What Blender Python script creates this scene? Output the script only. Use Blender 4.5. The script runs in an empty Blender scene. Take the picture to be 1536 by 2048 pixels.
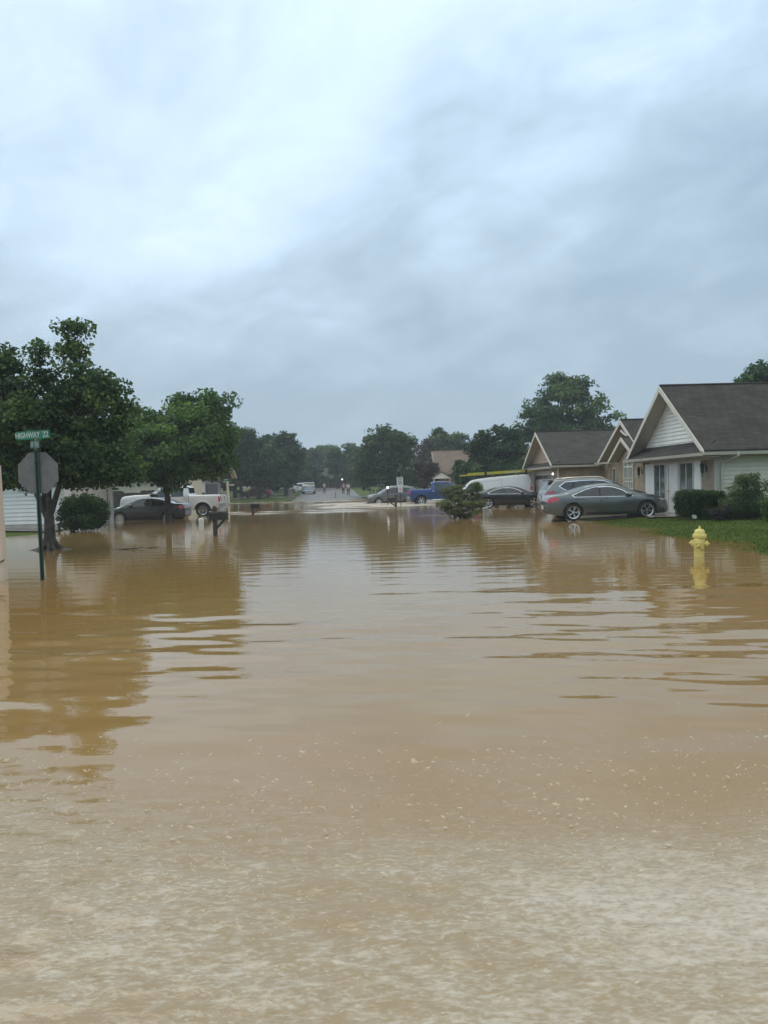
import bpy, bmesh, math, random
import numpy as np
from mathutils import Vector, Matrix
R = math.radians
rng = np.random.default_rng(7)
random.seed(7)
SC = bpy.context.scene
COL = SC.collection

# ---------------------------------------------------------------- camera
FPX, PITCH, ROLL, EYE = 1540.0, 2.008, 1.5, 1.58
cam_d = bpy.data.cameras.new('camera')
cam = bpy.data.objects.new('camera', cam_d)
COL.objects.link(cam)
CM = Matrix.Rotation(R(90 - PITCH), 4, 'X') @ Matrix.Rotation(R(-ROLL), 4, 'Z')
cam.matrix_world = Matrix.Translation((0, 0, EYE)) @ CM
cam_d.sensor_fit = 'VERTICAL'
cam_d.sensor_height = 36.0
cam_d.lens = 36.0 * FPX / 2048.0
cam_d.clip_start, cam_d.clip_end = 0.05, 6000
SC.camera = cam

# ---------------------------------------------------------------- sky, sun, exposure
SUN_EL, SUN_AZ = 52.0, -35.0          # azimuth from +Y, clockwise positive
world = bpy.data.worlds.new("World")
SC.world = world
world.use_nodes = True
SEED = 3.1
ANG = -40
def build_world():
    nt = world.node_tree; N = nt.nodes; L = nt.links
    N.clear()
    out = N.new('ShaderNodeOutputWorld')
    sky = N.new('ShaderNodeTexSky'); sky.sky_type = 'NISHITA'; sky.sun_disc = False
    sky.sun_elevation = R(SUN_EL); sky.sun_rotation = R(SUN_AZ); sky.air_density = 1.5; sky.dust_density = 3.0
    bg1 = N.new('ShaderNodeBackground'); bg1.inputs[1].default_value = 0.08
    L.new(sky.outputs[0], bg1.inputs[0])
    tc = N.new('ShaderNodeTexCoord')
    sep = N.new('ShaderNodeSeparateXYZ'); L.new(tc.outputs['Generated'], sep.inputs[0])
    def math_(op, a, b=None, clamp=False):
        m = N.new('ShaderNodeMath'); m.operation = op; m.use_clamp = clamp
        for i, v in enumerate((a, b)):
            if v is None: continue
            if isinstance(v, (int, float)): m.inputs[i].default_value = v
            else: L.new(v, m.inputs[i])
        return m.outputs[0]
    zc = math_('ADD', math_('MAXIMUM', sep.outputs[2], 0.0), 0.40)
    cx = math_('DIVIDE', sep.outputs[0], zc); cy = math_('DIVIDE', sep.outputs[1], zc)
    # rotate and stretch so that the cloud bands run from lower left to upper right
    ang = R(ANG)
    u = math_('ADD', math_('MULTIPLY', cx, math.cos(ang)), math_('MULTIPLY', cy, math.sin(ang)))
    v = math_('SUBTRACT', math_('MULTIPLY', cy, math.cos(ang)), math_('MULTIPLY', cx, math.sin(ang)))
    comb = N.new('ShaderNodeCombineXYZ')
    L.new(math_('MULTIPLY', u, 0.75), comb.inputs[0]); L.new(math_('MULTIPLY', v, 1.5), comb.inputs[1])
    comb.inputs[2].default_value = SEED
    n1 = N.new('ShaderNodeTexNoise'); n1.inputs['Scale'].default_value = 1.15; n1.inputs['Detail'].default_value = 2.5
    n1.inputs['Roughness'].default_value = 0.5; n1.inputs['Distortion'].default_value = 0.35
    L.new(comb.outputs[0], n1.inputs['Vector'])
    n2 = N.new('ShaderNodeTexNoise'); n2.inputs['Scale'].default_value = 2.7; n2.inputs['Detail'].default_value = 4.5
    n2.inputs['Roughness'].default_value = 0.5; n2.inputs['Distortion'].default_value = 0.5
    comb2 = N.new('ShaderNodeCombineXYZ'); L.new(math_('MULTIPLY', u, 0.85), comb2.inputs[0]); L.new(math_('MULTIPLY', v, 1.15), comb2.inputs[1]); comb2.inputs[2].default_value = SEED + 4
    L.new(comb2.outputs[0], n2.inputs['Vector'])
    # slow brightening of the cloud deck upward and towards the left (thinner cloud where the sun is)
    el = math_('MULTIPLY', sep.outputs[2], 1.15)
    lf = math_('MULTIPLY', sep.outputs[0], -0.27)
    base = math_('ADD', math_('ADD', el, lf), -0.02)
    c1 = math_('MULTIPLY', math_('SUBTRACT', n1.outputs['Fac'], 0.5), 0.85)
    c2 = math_('MULTIPLY', math_('SUBTRACT', n2.outputs['Fac'], 0.5), 0.95)
    n3 = N.new('ShaderNodeTexNoise'); n3.inputs['Scale'].default_value = 6.5; n3.inputs['Detail'].default_value = 6; n3.inputs['Roughness'].default_value = .58; n3.inputs['Distortion'].default_value = .8
    L.new(comb2.outputs[0], n3.inputs['Vector'])
    c3 = math_('MULTIPLY', math_('SUBTRACT', n3.outputs['Fac'], 0.5), 0.50)
    f = math_('ADD', math_('ADD', math_('ADD', base, c1), c2), c3)
    rp = N.new('ShaderNodeValToRGB'); cr = rp.color_ramp
    L.new(f, rp.inputs[0])
    cr.elements[0].position = 0.0; cr.elements[0].color = (0.33, 0.46, 0.60, 1)
    cr.elements[1].position = 1.0; cr.elements[1].color = (0.93, 1.17, 1.23, 1)
    for p, c in ((0.25, (0.48, 0.63, 0.775)), (0.5, (0.68, 0.865, 1.08)), (0.75, (0.83, 1.02, 1.22))):
        e = cr.elements.new(p); e.color = (*c, 1)
    # the overcast is brighter and whiter overhead
    zf = N.new('ShaderNodeMapRange'); zf.interpolation_type = 'SMOOTHSTEP'; zf.inputs[1].default_value = .56; zf.inputs[2].default_value = .88; L.new(sep.outputs[2], zf.inputs[0])
    zm = N.new('ShaderNodeMix'); zm.data_type = 'RGBA'; L.new(zf.outputs[0], zm.inputs[0]); L.new(rp.outputs[0], zm.inputs[6]); zm.inputs[7].default_value = (1.38, 1.28, 1.08, 1)
    bg2 = N.new('ShaderNodeBackground'); L.new(zm.outputs[2], bg2.inputs[0]); bg2.inputs[1].default_value = 1.0
    mx = N.new('ShaderNodeMixShader'); mx.inputs[0].default_value = 0.93
    L.new(bg1.outputs[0], mx.inputs[1]); L.new(bg2.outputs[0], mx.inputs[2]); L.new(mx.outputs[0], out.inputs[0])
build_world()
sun_d = bpy.data.lights.new('sun', 'SUN'); sun_d.energy = 0.6; sun_d.angle = R(35); sun_d.color = (1, 0.97, 0.92)
sun = bpy.data.objects.new('sun', sun_d); COL.objects.link(sun)
sd = Vector((math.sin(R(SUN_AZ)) * math.cos(R(SUN_EL)), math.cos(R(SUN_AZ)) * math.cos(R(SUN_EL)), math.sin(R(SUN_EL))))
sun.rotation_euler = sd.to_track_quat('Z', 'Y').to_euler()
vs = SC.view_settings
vs.view_transform = 'Standard'; vs.look = 'None'; vs.gamma = 1; vs.exposure = 0.28
SC.display_settings.display_device = 'sRGB'
cy_ = SC.cycles
cy_.use_denoising = True
cy_.max_bounces = 6; cy_.diffuse_bounces = 3; cy_.glossy_bounces = 3; cy_.transmission_bounces = 3
cy_.transparent_max_bounces = 6; cy_.volume_bounces = 1
cy_.caustics_reflective = False; cy_.caustics_refractive = False

# ---------------------------------------------------------------- helpers
def ray(px, py):
    return CM.to_3x3() @ Vector(((px - 768) / FPX, (1024 - py) / FPX, -1))
def gp(px, py, z=0.0):                 # point of the photograph on the level z
    d = ray(px, py); t = (z - EYE) / d.z
    return Vector((d.x * t, d.y * t, z))
def pt(px, py, Y):                     # point of the photograph at distance Y
    d = ray(px, py); t = Y / d.y
    return Vector((d.x * t, Y, EYE + d.z * t))
def X_(px, Y): return (px - 768) / FPX * Y

def tag(o, label=None, cat=None, group=None, kind=None):
    if label: o['label'] = label
    if cat: o['category'] = cat
    if group: o['group'] = group
    if kind: o['kind'] = kind
    return o
def empty(name, loc=(0, 0, 0), rz=0.0, parent=None):
    o = bpy.data.objects.new(name, None); COL.objects.link(o)
    o.location = loc; o.rotation_euler = (0, 0, rz); o.empty_display_size = 0.2
    if parent: o.parent = parent
    return o
def link(name, me, mat=None, parent=None):
    o = bpy.data.objects.new(name, me); COL.objects.link(o)
    if mat is not None:
        for m in (mat if isinstance(mat, (list, tuple)) else [mat]): me.materials.append(m)
    if parent: o.parent = parent
    return o
def set_smooth(me, ang=40):
    bm = bmesh.new(); bm.from_mesh(me)
    a = R(ang)
    for f in bm.faces: f.smooth = True
    for e in bm.edges:
        e.smooth = not (len(e.link_faces) == 2 and e.calc_face_angle(0) > a)
    bm.to_mesh(me); bm.free()

class MB:
    def __init__(s): s.v = []; s.f = []; s.m = []; s.mi = 0
    def add(s, vs, fs):
        n = len(s.v); s.v += [tuple(p) for p in vs]
        for f in fs: s.f.append([n + i for i in f]); s.m.append(s.mi)
        return s
    def box(s, x0, x1, y0, y1, z0, z1):
        vs = [(x, y, z) for x in (x0, x1) for y in (y0, y1) for z in (z0, z1)]
        return s.add(vs, [(0, 1, 3, 2), (4, 6, 7, 5), (0, 4, 5, 1), (2, 3, 7, 6), (0, 2, 6, 4), (1, 5, 7, 3)])
    def cbox(s, c, sz, rot=None):
        vs = []
        for dx in (-.5, .5):
            for dy in (-.5, .5):
                for dz in (-.5, .5):
                    p = Vector((dx * sz[0], dy * sz[1], dz * sz[2]))
                    if rot is not None: p = rot @ p
                    vs.append(Vector(c) + p)
        return s.add(vs, [(0, 1, 3, 2), (4, 6, 7, 5), (0, 4, 5, 1), (2, 3, 7, 6), (0, 2, 6, 4), (1, 5, 7, 3)])
    def tube(s, pts, rad, n=8, cap=True):
        pts = [Vector(p) for p in pts]
        rad = list(rad) if isinstance(rad, (list, tuple)) else [rad] * len(pts)
        vs = []; fs = []
        up = None
        for i, p in enumerate(pts):
            d = (pts[min(i + 1, len(pts) - 1)] - pts[max(i - 1, 0)])
            d = d.normalized() if d.length > 1e-9 else Vector((0, 0, 1))
            if up is None:
                up = d.orthogonal().normalized()
            up = (up - d * up.dot(d))
            up = up.normalized() if up.length > 1e-6 else d.orthogonal().normalized()
            w = d.cross(up)
            for k in range(n):
                a = 2 * math.pi * k / n
                vs.append(p + (up * math.cos(a) + w * math.sin(a)) * rad[i])
        for i in range(len(pts) - 1):
            for k in range(n):
                fs.append((i * n + k, i * n + (k + 1) % n, (i + 1) * n + (k + 1) % n, (i + 1) * n + k))
        if cap:
            fs.append(tuple(reversed(range(n)))); fs.append(tuple(range((len(pts) - 1) * n, len(pts) * n)))
        return s.add(vs, fs)
    def lathe(s, prof, n=24, axis='Z', c=(0, 0, 0), closed=False):   # prof: (radius, height)
        vs = []; fs = []
        for r, h in prof:
            for k in range(n):
                a = 2 * math.pi * k / n; ca, sa = math.cos(a) * r, math.sin(a) * r
                p = (ca, sa, h) if axis == 'Z' else ((ca, h, sa) if axis == 'Y' else (h, ca, sa))
                vs.append(Vector(p) + Vector(c))
        m = len(prof)
        for i in range(m if closed else m - 1):
            j = (i + 1) % m
            for k in range(n):
                fs.append((i * n + k, i * n + (k + 1) % n, j * n + (k + 1) % n, j * n + k))
        if not closed:
            fs.append(tuple(reversed(range(n)))); fs.append(tuple(range((m - 1) * n, m * n)))
        return s.add(vs, fs)
    def slab(s, quad, off):            # a polygon pushed along the vector off
        n = len(quad); q = [Vector(p) for p in quad]; o = Vector(off)
        fs = [tuple(range(n)), tuple(reversed(range(n, 2 * n)))]
        fs += [(i, n + i, n + (i + 1) % n, (i + 1) % n) for i in range(n)]
        return s.add(q + [p + o for p in q], fs)
    def mesh(s, name):
        me = bpy.data.meshes.new(name); me.from_pydata(s.v, [], s.f)
        if any(s.m): me.polygons.foreach_set('material_index', s.m)
        bm = bmesh.new(); bm.from_mesh(me); bmesh.ops.recalc_face_normals(bm, faces=bm.faces); bm.to_mesh(me); bm.free()
        me.update(); return me
    def build(s, name, mat, parent=None, smooth=None):
        me = s.mesh(name)
        if smooth: set_smooth(me, smooth)
        return link(name, me, mat, parent)

def bevel(o, w, seg=2):
    bm = bmesh.new(); bm.from_mesh(o.data)
    es = [e for e in bm.edges if len(e.link_faces) == 2 and e.calc_face_angle(0) > R(35)]
    bmesh.ops.bevel(bm, geom=es, offset=w, segments=seg, affect='EDGES', profile=0.6, clamp_overlap=True)
    for f in bm.faces: f.smooth = False
    bm.to_mesh(o.data); bm.free(); return o

def text_mesh(body, size, ext=0.002, off=0.0, align='CENTER'):
    cu = bpy.data.curves.new('lettering', 'FONT'); cu.body = body; cu.size = size; cu.extrude = ext
    cu.offset = off; cu.align_x = align; cu.align_y = 'CENTER'; cu.resolution_u = 3
    t = bpy.data.objects.new('lettering', cu); COL.objects.link(t)
    dg = bpy.context.evaluated_depsgraph_get()
    me = bpy.data.meshes.new_from_object(t.evaluated_get(dg))
    bpy.data.objects.remove(t); bpy.data.curves.remove(cu)
    return me

# ---------------------------------------------------------------- materials
MATS = {}
def nm(name):
    m = bpy.data.materials.new(name); m.use_nodes = True
    nt = m.node_tree; p = nt.nodes['Principled BSDF']; return m, nt, p
def mat(name, col, rough=0.6, metal=0.0, var=0.15, vscale=3.0, bump=0.0, bscale=40.0, coat=0.0, spec=0.5, emit=None, estr=0.0, grime=None, gscale=1.2):
    if name in MATS: return MATS[name]
    m, nt, p = nm(name); N = nt.nodes; L = nt.links
    p.inputs['Roughness'].default_value = rough; p.inputs['Metallic'].default_value = metal
    p.inputs['Coat Weight'].default_value = coat; p.inputs['Coat Roughness'].default_value = 0.06
    p.inputs['Specular IOR Level'].default_value = spec
    tc = N.new('ShaderNodeTexCoord')
    n = N.new('ShaderNodeTexNoise'); n.inputs['Scale'].default_value = vscale; n.inputs['Detail'].default_value = 6
    L.new(tc.outputs['Object'], n.inputs['Vector'])
    r = N.new('ShaderNodeValToRGB')
    a = [max(0, c * (1 - var)) for c in col]; b = [min(1, c * (1 + var)) for c in col]
    r.color_ramp.elements[0].position = 0.3; r.color_ramp.elements[1].position = 0.7
    r.color_ramp.elements[0].color = (*a, 1); r.color_ramp.elements[1].color = (*b, 1)
    L.new(n.outputs['Fac'], r.inputs[0])
    c_out = r.outputs[0]
    if grime:
        n2 = N.new('ShaderNodeTexNoise'); n2.inputs['Scale'].default_value = gscale; n2.inputs['Detail'].default_value = 8
        n2.inputs['Roughness'].default_value = 0.65
        L.new(tc.outputs['Object'], n2.inputs['Vector'])
        r2 = N.new('ShaderNodeValToRGB'); r2.color_ramp.elements[0].position = 0.48; r2.color_ramp.elements[1].position = 0.72
        L.new(n2.outputs['Fac'], r2.inputs[0])
        mx = N.new('ShaderNodeMix'); mx.data_type = 'RGBA'
        mlt = N.new('ShaderNodeMath'); mlt.operation = 'MULTIPLY'; mlt.inputs[1].default_value = 0.45
        L.new(r2.outputs[0], mlt.inputs[0]); L.new(mlt.outputs[0], mx.inputs[0])
        L.new(c_out, mx.inputs[6]); mx.inputs[7].default_value = (*grime, 1); c_out = mx.outputs[2]
    L.new(c_out, p.inputs['Base Color'])
    if bump:
        n3 = N.new('ShaderNodeTexNoise'); n3.inputs['Scale'].default_value = bscale; n3.inputs['Detail'].default_value = 5
        L.new(tc.outputs['Object'], n3.inputs['Vector'])
        bp = N.new('ShaderNodeBump'); bp.inputs['Strength'].default_value = bump; bp.inputs['Distance'].default_value = 0.02
        L.new(n3.outputs['Fac'], bp.inputs['Height']); L.new(bp.outputs[0], p.inputs['Normal'])
    if emit:
        p.inputs['Emission Color'].default_value = (*emit, 1); p.inputs['Emission Strength'].default_value = estr
    MATS[name] = m
    return m
def uv_coords(nt, ku=(1, 1, 0), kv=(0, 0, 1)):
    N = nt.nodes; L = nt.links
    tc = N.new('ShaderNodeTexCoord')
    d1 = N.new('ShaderNodeVectorMath'); d1.operation = 'DOT_PRODUCT'; d1.inputs[1].default_value = ku
    d2 = N.new('ShaderNodeVectorMath'); d2.operation = 'DOT_PRODUCT'; d2.inputs[1].default_value = kv
    L.new(tc.outputs['Object'], d1.inputs[0]); L.new(tc.outputs['Object'], d2.inputs[0])
    c = N.new('ShaderNodeCombineXYZ'); L.new(d1.outputs['Value'], c.inputs[0]); L.new(d2.outputs['Value'], c.inputs[1])
    return c.outputs[0], tc
def brick_mat(name, c1, c2, mortar, bw=0.2, rh=0.067, ms=0.01, kv=(0, 0, 1), rough=0.75, bump=0.5, vary=0.5, streak=None):
    if name in MATS: return MATS[name]
    m, nt, p = nm(name); N = nt.nodes; L = nt.links
    co, tc = uv_coords(nt, kv=kv)
    b = N.new('ShaderNodeTexBrick'); L.new(co, b.inputs['Vector'])
    b.inputs['Scale'].default_value = 1; b.inputs['Brick Width'].default_value = bw; b.inputs['Row Height'].default_value = rh
    b.inputs['Mortar Size'].default_value = ms; b.inputs['Mortar Smooth'].default_value = 0.3; b.inputs['Bias'].default_value = 0.0
    b.inputs['Color1'].default_value = (*c1, 1); b.inputs['Color2'].default_value = (*c2, 1); b.inputs['Mortar'].default_value = (*mortar, 1)
    n = N.new('ShaderNodeTexNoise'); n.inputs['Scale'].default_value = 1.3; n.inputs['Detail'].default_value = 8; L.new(tc.outputs['Object'], n.inputs['Vector'])
    r = N.new('ShaderNodeMapRange'); r.inputs[1].default_value = 0.3; r.inputs[2].default_value = 0.7
    r.inputs[3].default_value = 1 - vary * .5; r.inputs[4].default_value = 1 + vary * .5
    L.new(n.outputs['Fac'], r.inputs[0])
    mx = N.new('ShaderNodeVectorMath'); mx.operation = 'SCALE'; L.new(b.outputs['Color'], mx.inputs[0]); L.new(r.outputs[0], mx.inputs['Scale'])
    L.new(mx.outputs[0], p.inputs['Base Color'])
    bp = N.new('ShaderNodeBump'); bp.inputs['Strength'].default_value = bump; bp.inputs['Distance'].default_value = 0.008; bp.invert = True
    L.new(b.outputs['Fac'], bp.inputs['Height']); L.new(bp.outputs[0], p.inputs['Normal'])
    p.inputs['Roughness'].default_value = rough; p.inputs['Specular IOR Level'].default_value = .25
    MATS[name] = m
    return m
def leaf_mat(name, dark, mid, light, trans=0.25, spec=.30):
    if name in MATS: return MATS[name]
    m, nt, p = nm(name); N = nt.nodes; L = nt.links
    at = N.new('ShaderNodeAttribute'); at.attribute_name = 'tint'
    r = N.new('ShaderNodeValToRGB'); cr = r.color_ramp
    cr.elements[0].color = (*dark, 1); cr.elements[1].color = (*light, 1)
    e = cr.elements.new(0.55); e.color = (*mid, 1)
    L.new(at.outputs['Fac'], r.inputs[0]); L.new(r.outputs[0], p.inputs['Base Color'])
    p.inputs['Roughness'].default_value = 0.55; p.inputs['Specular IOR Level'].default_value = spec
    tr = N.new('ShaderNodeBsdfTranslucent'); L.new(r.outputs[0], tr.inputs[0])
    mx = N.new('ShaderNodeMixShader'); mx.inputs[0].default_value = trans
    out = N['Material Output']
    L.new(p.outputs[0], mx.inputs[1]); L.new(tr.outputs[0], mx.inputs[2]); L.new(mx.outputs[0], out.inputs[0])
    MATS[name] = m
    return m

WHITE = mat('white_vinyl', (0.80, 0.79, 0.75), 0.5, var=0.04, grime=(0.55, 0.52, 0.44), gscale=0.9)
CREAM = mat('cream_vinyl', (0.62, 0.59, 0.45), 0.5, var=0.05, grime=(0.46, 0.43, 0.31), gscale=0.9)
GREYSIDE = mat('grey_vinyl', (0.30, 0.31, 0.33), 0.6, var=0.06, grime=(0.22, 0.22, 0.22))
TRIM = mat('white_trim_paint', (0.60, 0.58, 0.51), 0.45, var=0.04, grime=(0.46, 0.43, 0.36), gscale=2)
GUTTERM = mat('dull_gutter_paint', (0.46, 0.44, 0.37), 0.5, var=0.06, grime=(0.33, 0.30, 0.24), gscale=2)
SOFFIT = mat('soffit_paint', (0.42, 0.40, 0.34), 0.6, var=0.05)
DOORW = mat('white_door_paint', (0.72, 0.69, 0.66), 0.4, var=0.04, grime=(0.55, 0.52, 0.46), gscale=2)
TAN = mat('tan_shake_paint', (0.40, 0.29, 0.20), 0.65, var=0.12, grime=(0.27, 0.19, 0.13))
BRICK = brick_mat('tan_brick', (0.25, 0.185, 0.125), (0.34, 0.265, 0.185), (0.34, 0.30, 0.24))
SHINGLE = brick_mat('dark_shingles', (0.034, 0.0325, 0.030), (0.052, 0.050, 0.046), (0.019, 0.018, 0.017), bw=0.32, rh=0.145, ms=0.012, kv=(0, 0, 1.75), rough=0.8, bump=0.9, vary=0.6)
SHINGLEB = brick_mat('brown_shingles', (0.15, 0.115, 0.09), (0.20, 0.155, 0.125), (0.09, 0.07, 0.055), bw=0.32, rh=0.145, ms=0.012, kv=(0, 0, 1.75), rough=0.85, bump=0.7, vary=0.3)
GLASS = mat('window_glass', (0.03, 0.036, 0.036), 0.04, var=0.4, vscale=0.8, spec=0.6)
GLASSL = mat('curtained_glass', (0.26, 0.29, 0.29), 0.12, var=0.15, vscale=2.5, spec=0.6)
CARGLASS = mat('car_glass', (0.018, 0.024, 0.024), 0.03, var=0.2, spec=0.7)
CHROME = mat('chrome', (0.72, 0.73, 0.72), 0.16, 1.0, var=0.04)
RIMM = mat('alloy_rim', (0.62, 0.63, 0.62), 0.25, 0.9, var=0.06)
RUBBER = mat('tyre_rubber', (0.018, 0.018, 0.018), 0.7, var=0.3, vscale=9)
BLACKP = mat('black_plastic', (0.014, 0.014, 0.015), 0.45, var=0.3, vscale=8)
REDL = mat('red_lens', (0.50, 0.022, 0.03), 0.12, var=0.25, vscale=9, coat=1)
WHITEL = mat('clear_lens', (0.55, 0.56, 0.55), 0.12, var=0.3, vscale=12, coat=1)
ORANGEL = mat('amber_lens', (0.6, 0.2, 0.03), 0.15, var=0.1, coat=1)
PLATE = mat('licence_plate', (0.62, 0.62, 0.55), 0.4, var=0.15, vscale=14)
BARK = mat('bark', (0.045, 0.037, 0.030), 0.9, var=0.5, vscale=7, bump=0.9, bscale=18, grime=(0.15, 0.145, 0.125), gscale=3.2)
BARKD = mat('dark_bark', (0.035, 0.028, 0.022), 0.9, var=0.4, vscale=6)
CONC = mat('wet_concrete', (0.19, 0.18, 0.16), 0.22, var=0.2, vscale=1.2, bump=0.15, bscale=30, grime=(0.10, 0.09, 0.075))
ASPH = mat('wet_asphalt', (0.10, 0.098, 0.09), 0.5, var=0.25, vscale=0.6, bump=0.15, bscale=40)
GALV = mat('galvanised_steel', (0.155, 0.158, 0.155), 0.6, 0.2, var=0.18, vscale=6, grime=(.09, .09, .085), gscale=4)
GREENST = mat('green_steel', (0.018, 0.05, 0.038), 0.5, var=0.2, vscale=8)
SIGNG = mat('sign_green', (0.008, 0.17, 0.10), 0.4, var=0.1)
SIGNGF = mat('faded_sign_green', (0.05, 0.12, 0.09), 0.5, var=0.15)
SIGNW = mat('sign_white', (0.62, 0.65, 0.62), 0.4, var=0.05)
SIGNWF = mat('faded_sign_white', (0.20, 0.29, 0.25), 0.5, var=0.15)
SIGNWW = mat('weathered_sign_white', (0.44, 0.50, 0.46), 0.5, var=.15, vscale=30)
BLIND = mat('glass_over_blinds', (0.075, 0.092, 0.084), 0.06, var=.35, vscale=1.6, spec=.6)
SIGNK = mat('sign_black', (0.012, 0.012, 0.012), 0.5)
SIGNR = mat('sign_red', (0.42, 0.06, 0.07), 0.45)
YELLOW = mat('hydrant_yellow', (0.72, 0.62, 0.20), 0.45, var=0.10, vscale=9, bump=0.15, bscale=60, grime=(0.30, 0.20, 0.07), gscale=9)
IRON = mat('black_iron', (0.016, 0.016, 0.015), 0.5, var=0.3)
WOODD = mat('dark_weathered_wood', (0.05, 0.042, 0.036), 0.8, var=0.35, vscale=8, bump=0.4, bscale=30)
WOODB = mat('brown_weathered_wood', (0.09, 0.065, 0.05), 0.85, var=0.35, vscale=5, bump=0.4, bscale=25)
POSTC = mat('cream_painted_wood', (0.62, 0.52, 0.42), 0.6, var=0.07, vscale=4, grime=(0.45, 0.36, 0.27))
FENCEM = mat('dark_fence_wood', (0.050, 0.044, 0.042), 0.85, var=0.45, vscale=4, bump=0.4, bscale=22)
PED = mat('pale_plastic', (0.60, 0.60, 0.56), 0.5, var=0.06, grime=(0.42, 0.38, 0.28), gscale=6)
PEDG = mat('grey_green_plastic', (0.25, 0.29, 0.25), 0.5, var=0.08)
FIBRE = mat('yellow_fibreglass', (0.42, 0.40, 0.03), 0.5, var=0.1)
LAMPON = mat('lit_lamp', (0.9, 0.88, 0.8), 0.4, emit=(1, 0.95, 0.85), estr=1.0)
SKIN = mat('skin', (0.45, 0.28, 0.20), 0.55)
HAIR = mat('hair', (0.03, 0.02, 0.015), 0.7)
SHIRTW = mat('white_cotton', (0.70, 0.70, 0.70), 0.8)
SHIRTG = mat('grey_cotton', (0.42, 0.44, 0.46), 0.8)
SHIRTP = mat('pink_cotton', (0.55, 0.36, 0.33), 0.8)
TROUS = mat('dark_denim', (0.03, 0.035, 0.05), 0.85)
TROUSG = mat('grey_shorts', (0.12, 0.12, 0.12), 0.85)
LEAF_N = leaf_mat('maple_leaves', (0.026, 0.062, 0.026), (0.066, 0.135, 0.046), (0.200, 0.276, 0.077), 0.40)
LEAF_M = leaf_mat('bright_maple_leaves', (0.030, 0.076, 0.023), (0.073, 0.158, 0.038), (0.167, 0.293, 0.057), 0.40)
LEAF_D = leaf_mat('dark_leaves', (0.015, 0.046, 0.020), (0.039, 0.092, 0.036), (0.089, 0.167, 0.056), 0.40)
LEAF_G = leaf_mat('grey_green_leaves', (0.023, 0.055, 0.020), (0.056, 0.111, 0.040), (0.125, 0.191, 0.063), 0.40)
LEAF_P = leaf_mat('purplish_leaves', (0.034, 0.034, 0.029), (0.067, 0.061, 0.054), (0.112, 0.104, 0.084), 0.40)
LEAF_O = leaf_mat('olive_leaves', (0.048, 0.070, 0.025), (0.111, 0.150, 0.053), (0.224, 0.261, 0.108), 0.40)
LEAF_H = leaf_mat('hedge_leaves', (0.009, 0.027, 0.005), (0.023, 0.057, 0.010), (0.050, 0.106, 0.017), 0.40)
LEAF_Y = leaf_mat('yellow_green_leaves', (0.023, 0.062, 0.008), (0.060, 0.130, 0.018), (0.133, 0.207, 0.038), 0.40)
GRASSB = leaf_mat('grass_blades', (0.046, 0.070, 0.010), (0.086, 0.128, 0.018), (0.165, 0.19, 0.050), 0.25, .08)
# ---------------------------------------------------------------- terrain
def sstep(a, b, x): 
    t = np.clip((x - a) / (b - a), 0, 1); return t * t * (3 - 2 * t)
def ground_z(x, y):
    x = np.asarray(x, float); y = np.asarray(y, float)
    edr = 8.1 + 2.2 * sstep(31, 41, y) + 0.5 * np.sin(y * 0.35) * sstep(31, 40, y)
    zr = np.clip((x - edr) * 0.036, -0.35, 0.45)
    edl = 14.1 + 0.2 * np.maximum(y - 38, 0)
    zl = np.clip((-edl - x) * 0.036, -0.35, 0.5)
    yf = 90 - 0.06 * np.abs(x + 8) + 1.2 * np.sin(x * 0.21)
    zf = np.clip((y - yf) * 0.019, -0.35, 2.4)
    z = np.maximum(np.maximum(zr, zl), zf)
    z = z + 0.020 * np.sin(x * 1.3 + 0.7 * np.sin(y * .9)) * np.sin(y * 1.1 + 0.5 * np.cos(x * .7)) * (z > -0.3)
    # low mound round the roots of the near tree
    d2 = (x + 9.45) ** 2 / 0.9 ** 2 + (y - 21.9) ** 2 / 0.6 ** 2
    z = np.maximum(z, -0.35 + 0.40 * np.exp(-d2 * 0.8))
    return z
def gz(x, y): return float(ground_z(x, y))
def grid_mesh(name, xs, ys, zf):
    X, Y = np.meshgrid(xs, ys); Z = zf(X, Y)
    v = np.stack([X.ravel(), Y.ravel(), Z.ravel()], 1)
    nx, ny = len(xs), len(ys)
    i = np.arange(nx * ny).reshape(ny, nx)
    f = np.stack([i[:-1, :-1].ravel(), i[:-1, 1:].ravel(), i[1:, 1:].ravel(), i[1:, :-1].ravel()], 1)
    return raw_mesh(name, v, f)
def raw_mesh(name, v, f, smooth=True):
    me = bpy.data.meshes.new(name); k = f.shape[1]
    me.vertices.add(len(v)); me.vertices.foreach_set('co', np.ascontiguousarray(v, np.float32).ravel())
    me.loops.add(f.size); me.loops.foreach_set('vertex_index', np.ascontiguousarray(f, np.int32).ravel())
    me.polygons.add(len(f)); me.polygons.foreach_set('loop_start', np.arange(0, f.size, k, dtype=np.int32))
    me.polygons.foreach_set('use_smooth', np.full(len(f), smooth))
    me.update(calc_edges=True)
    return me
def fattr(me, name, arr):
    a = me.attributes.new(name, 'FLOAT', 'POINT'); a.data.foreach_set('value', np.ascontiguousarray(arr, np.float32))

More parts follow.
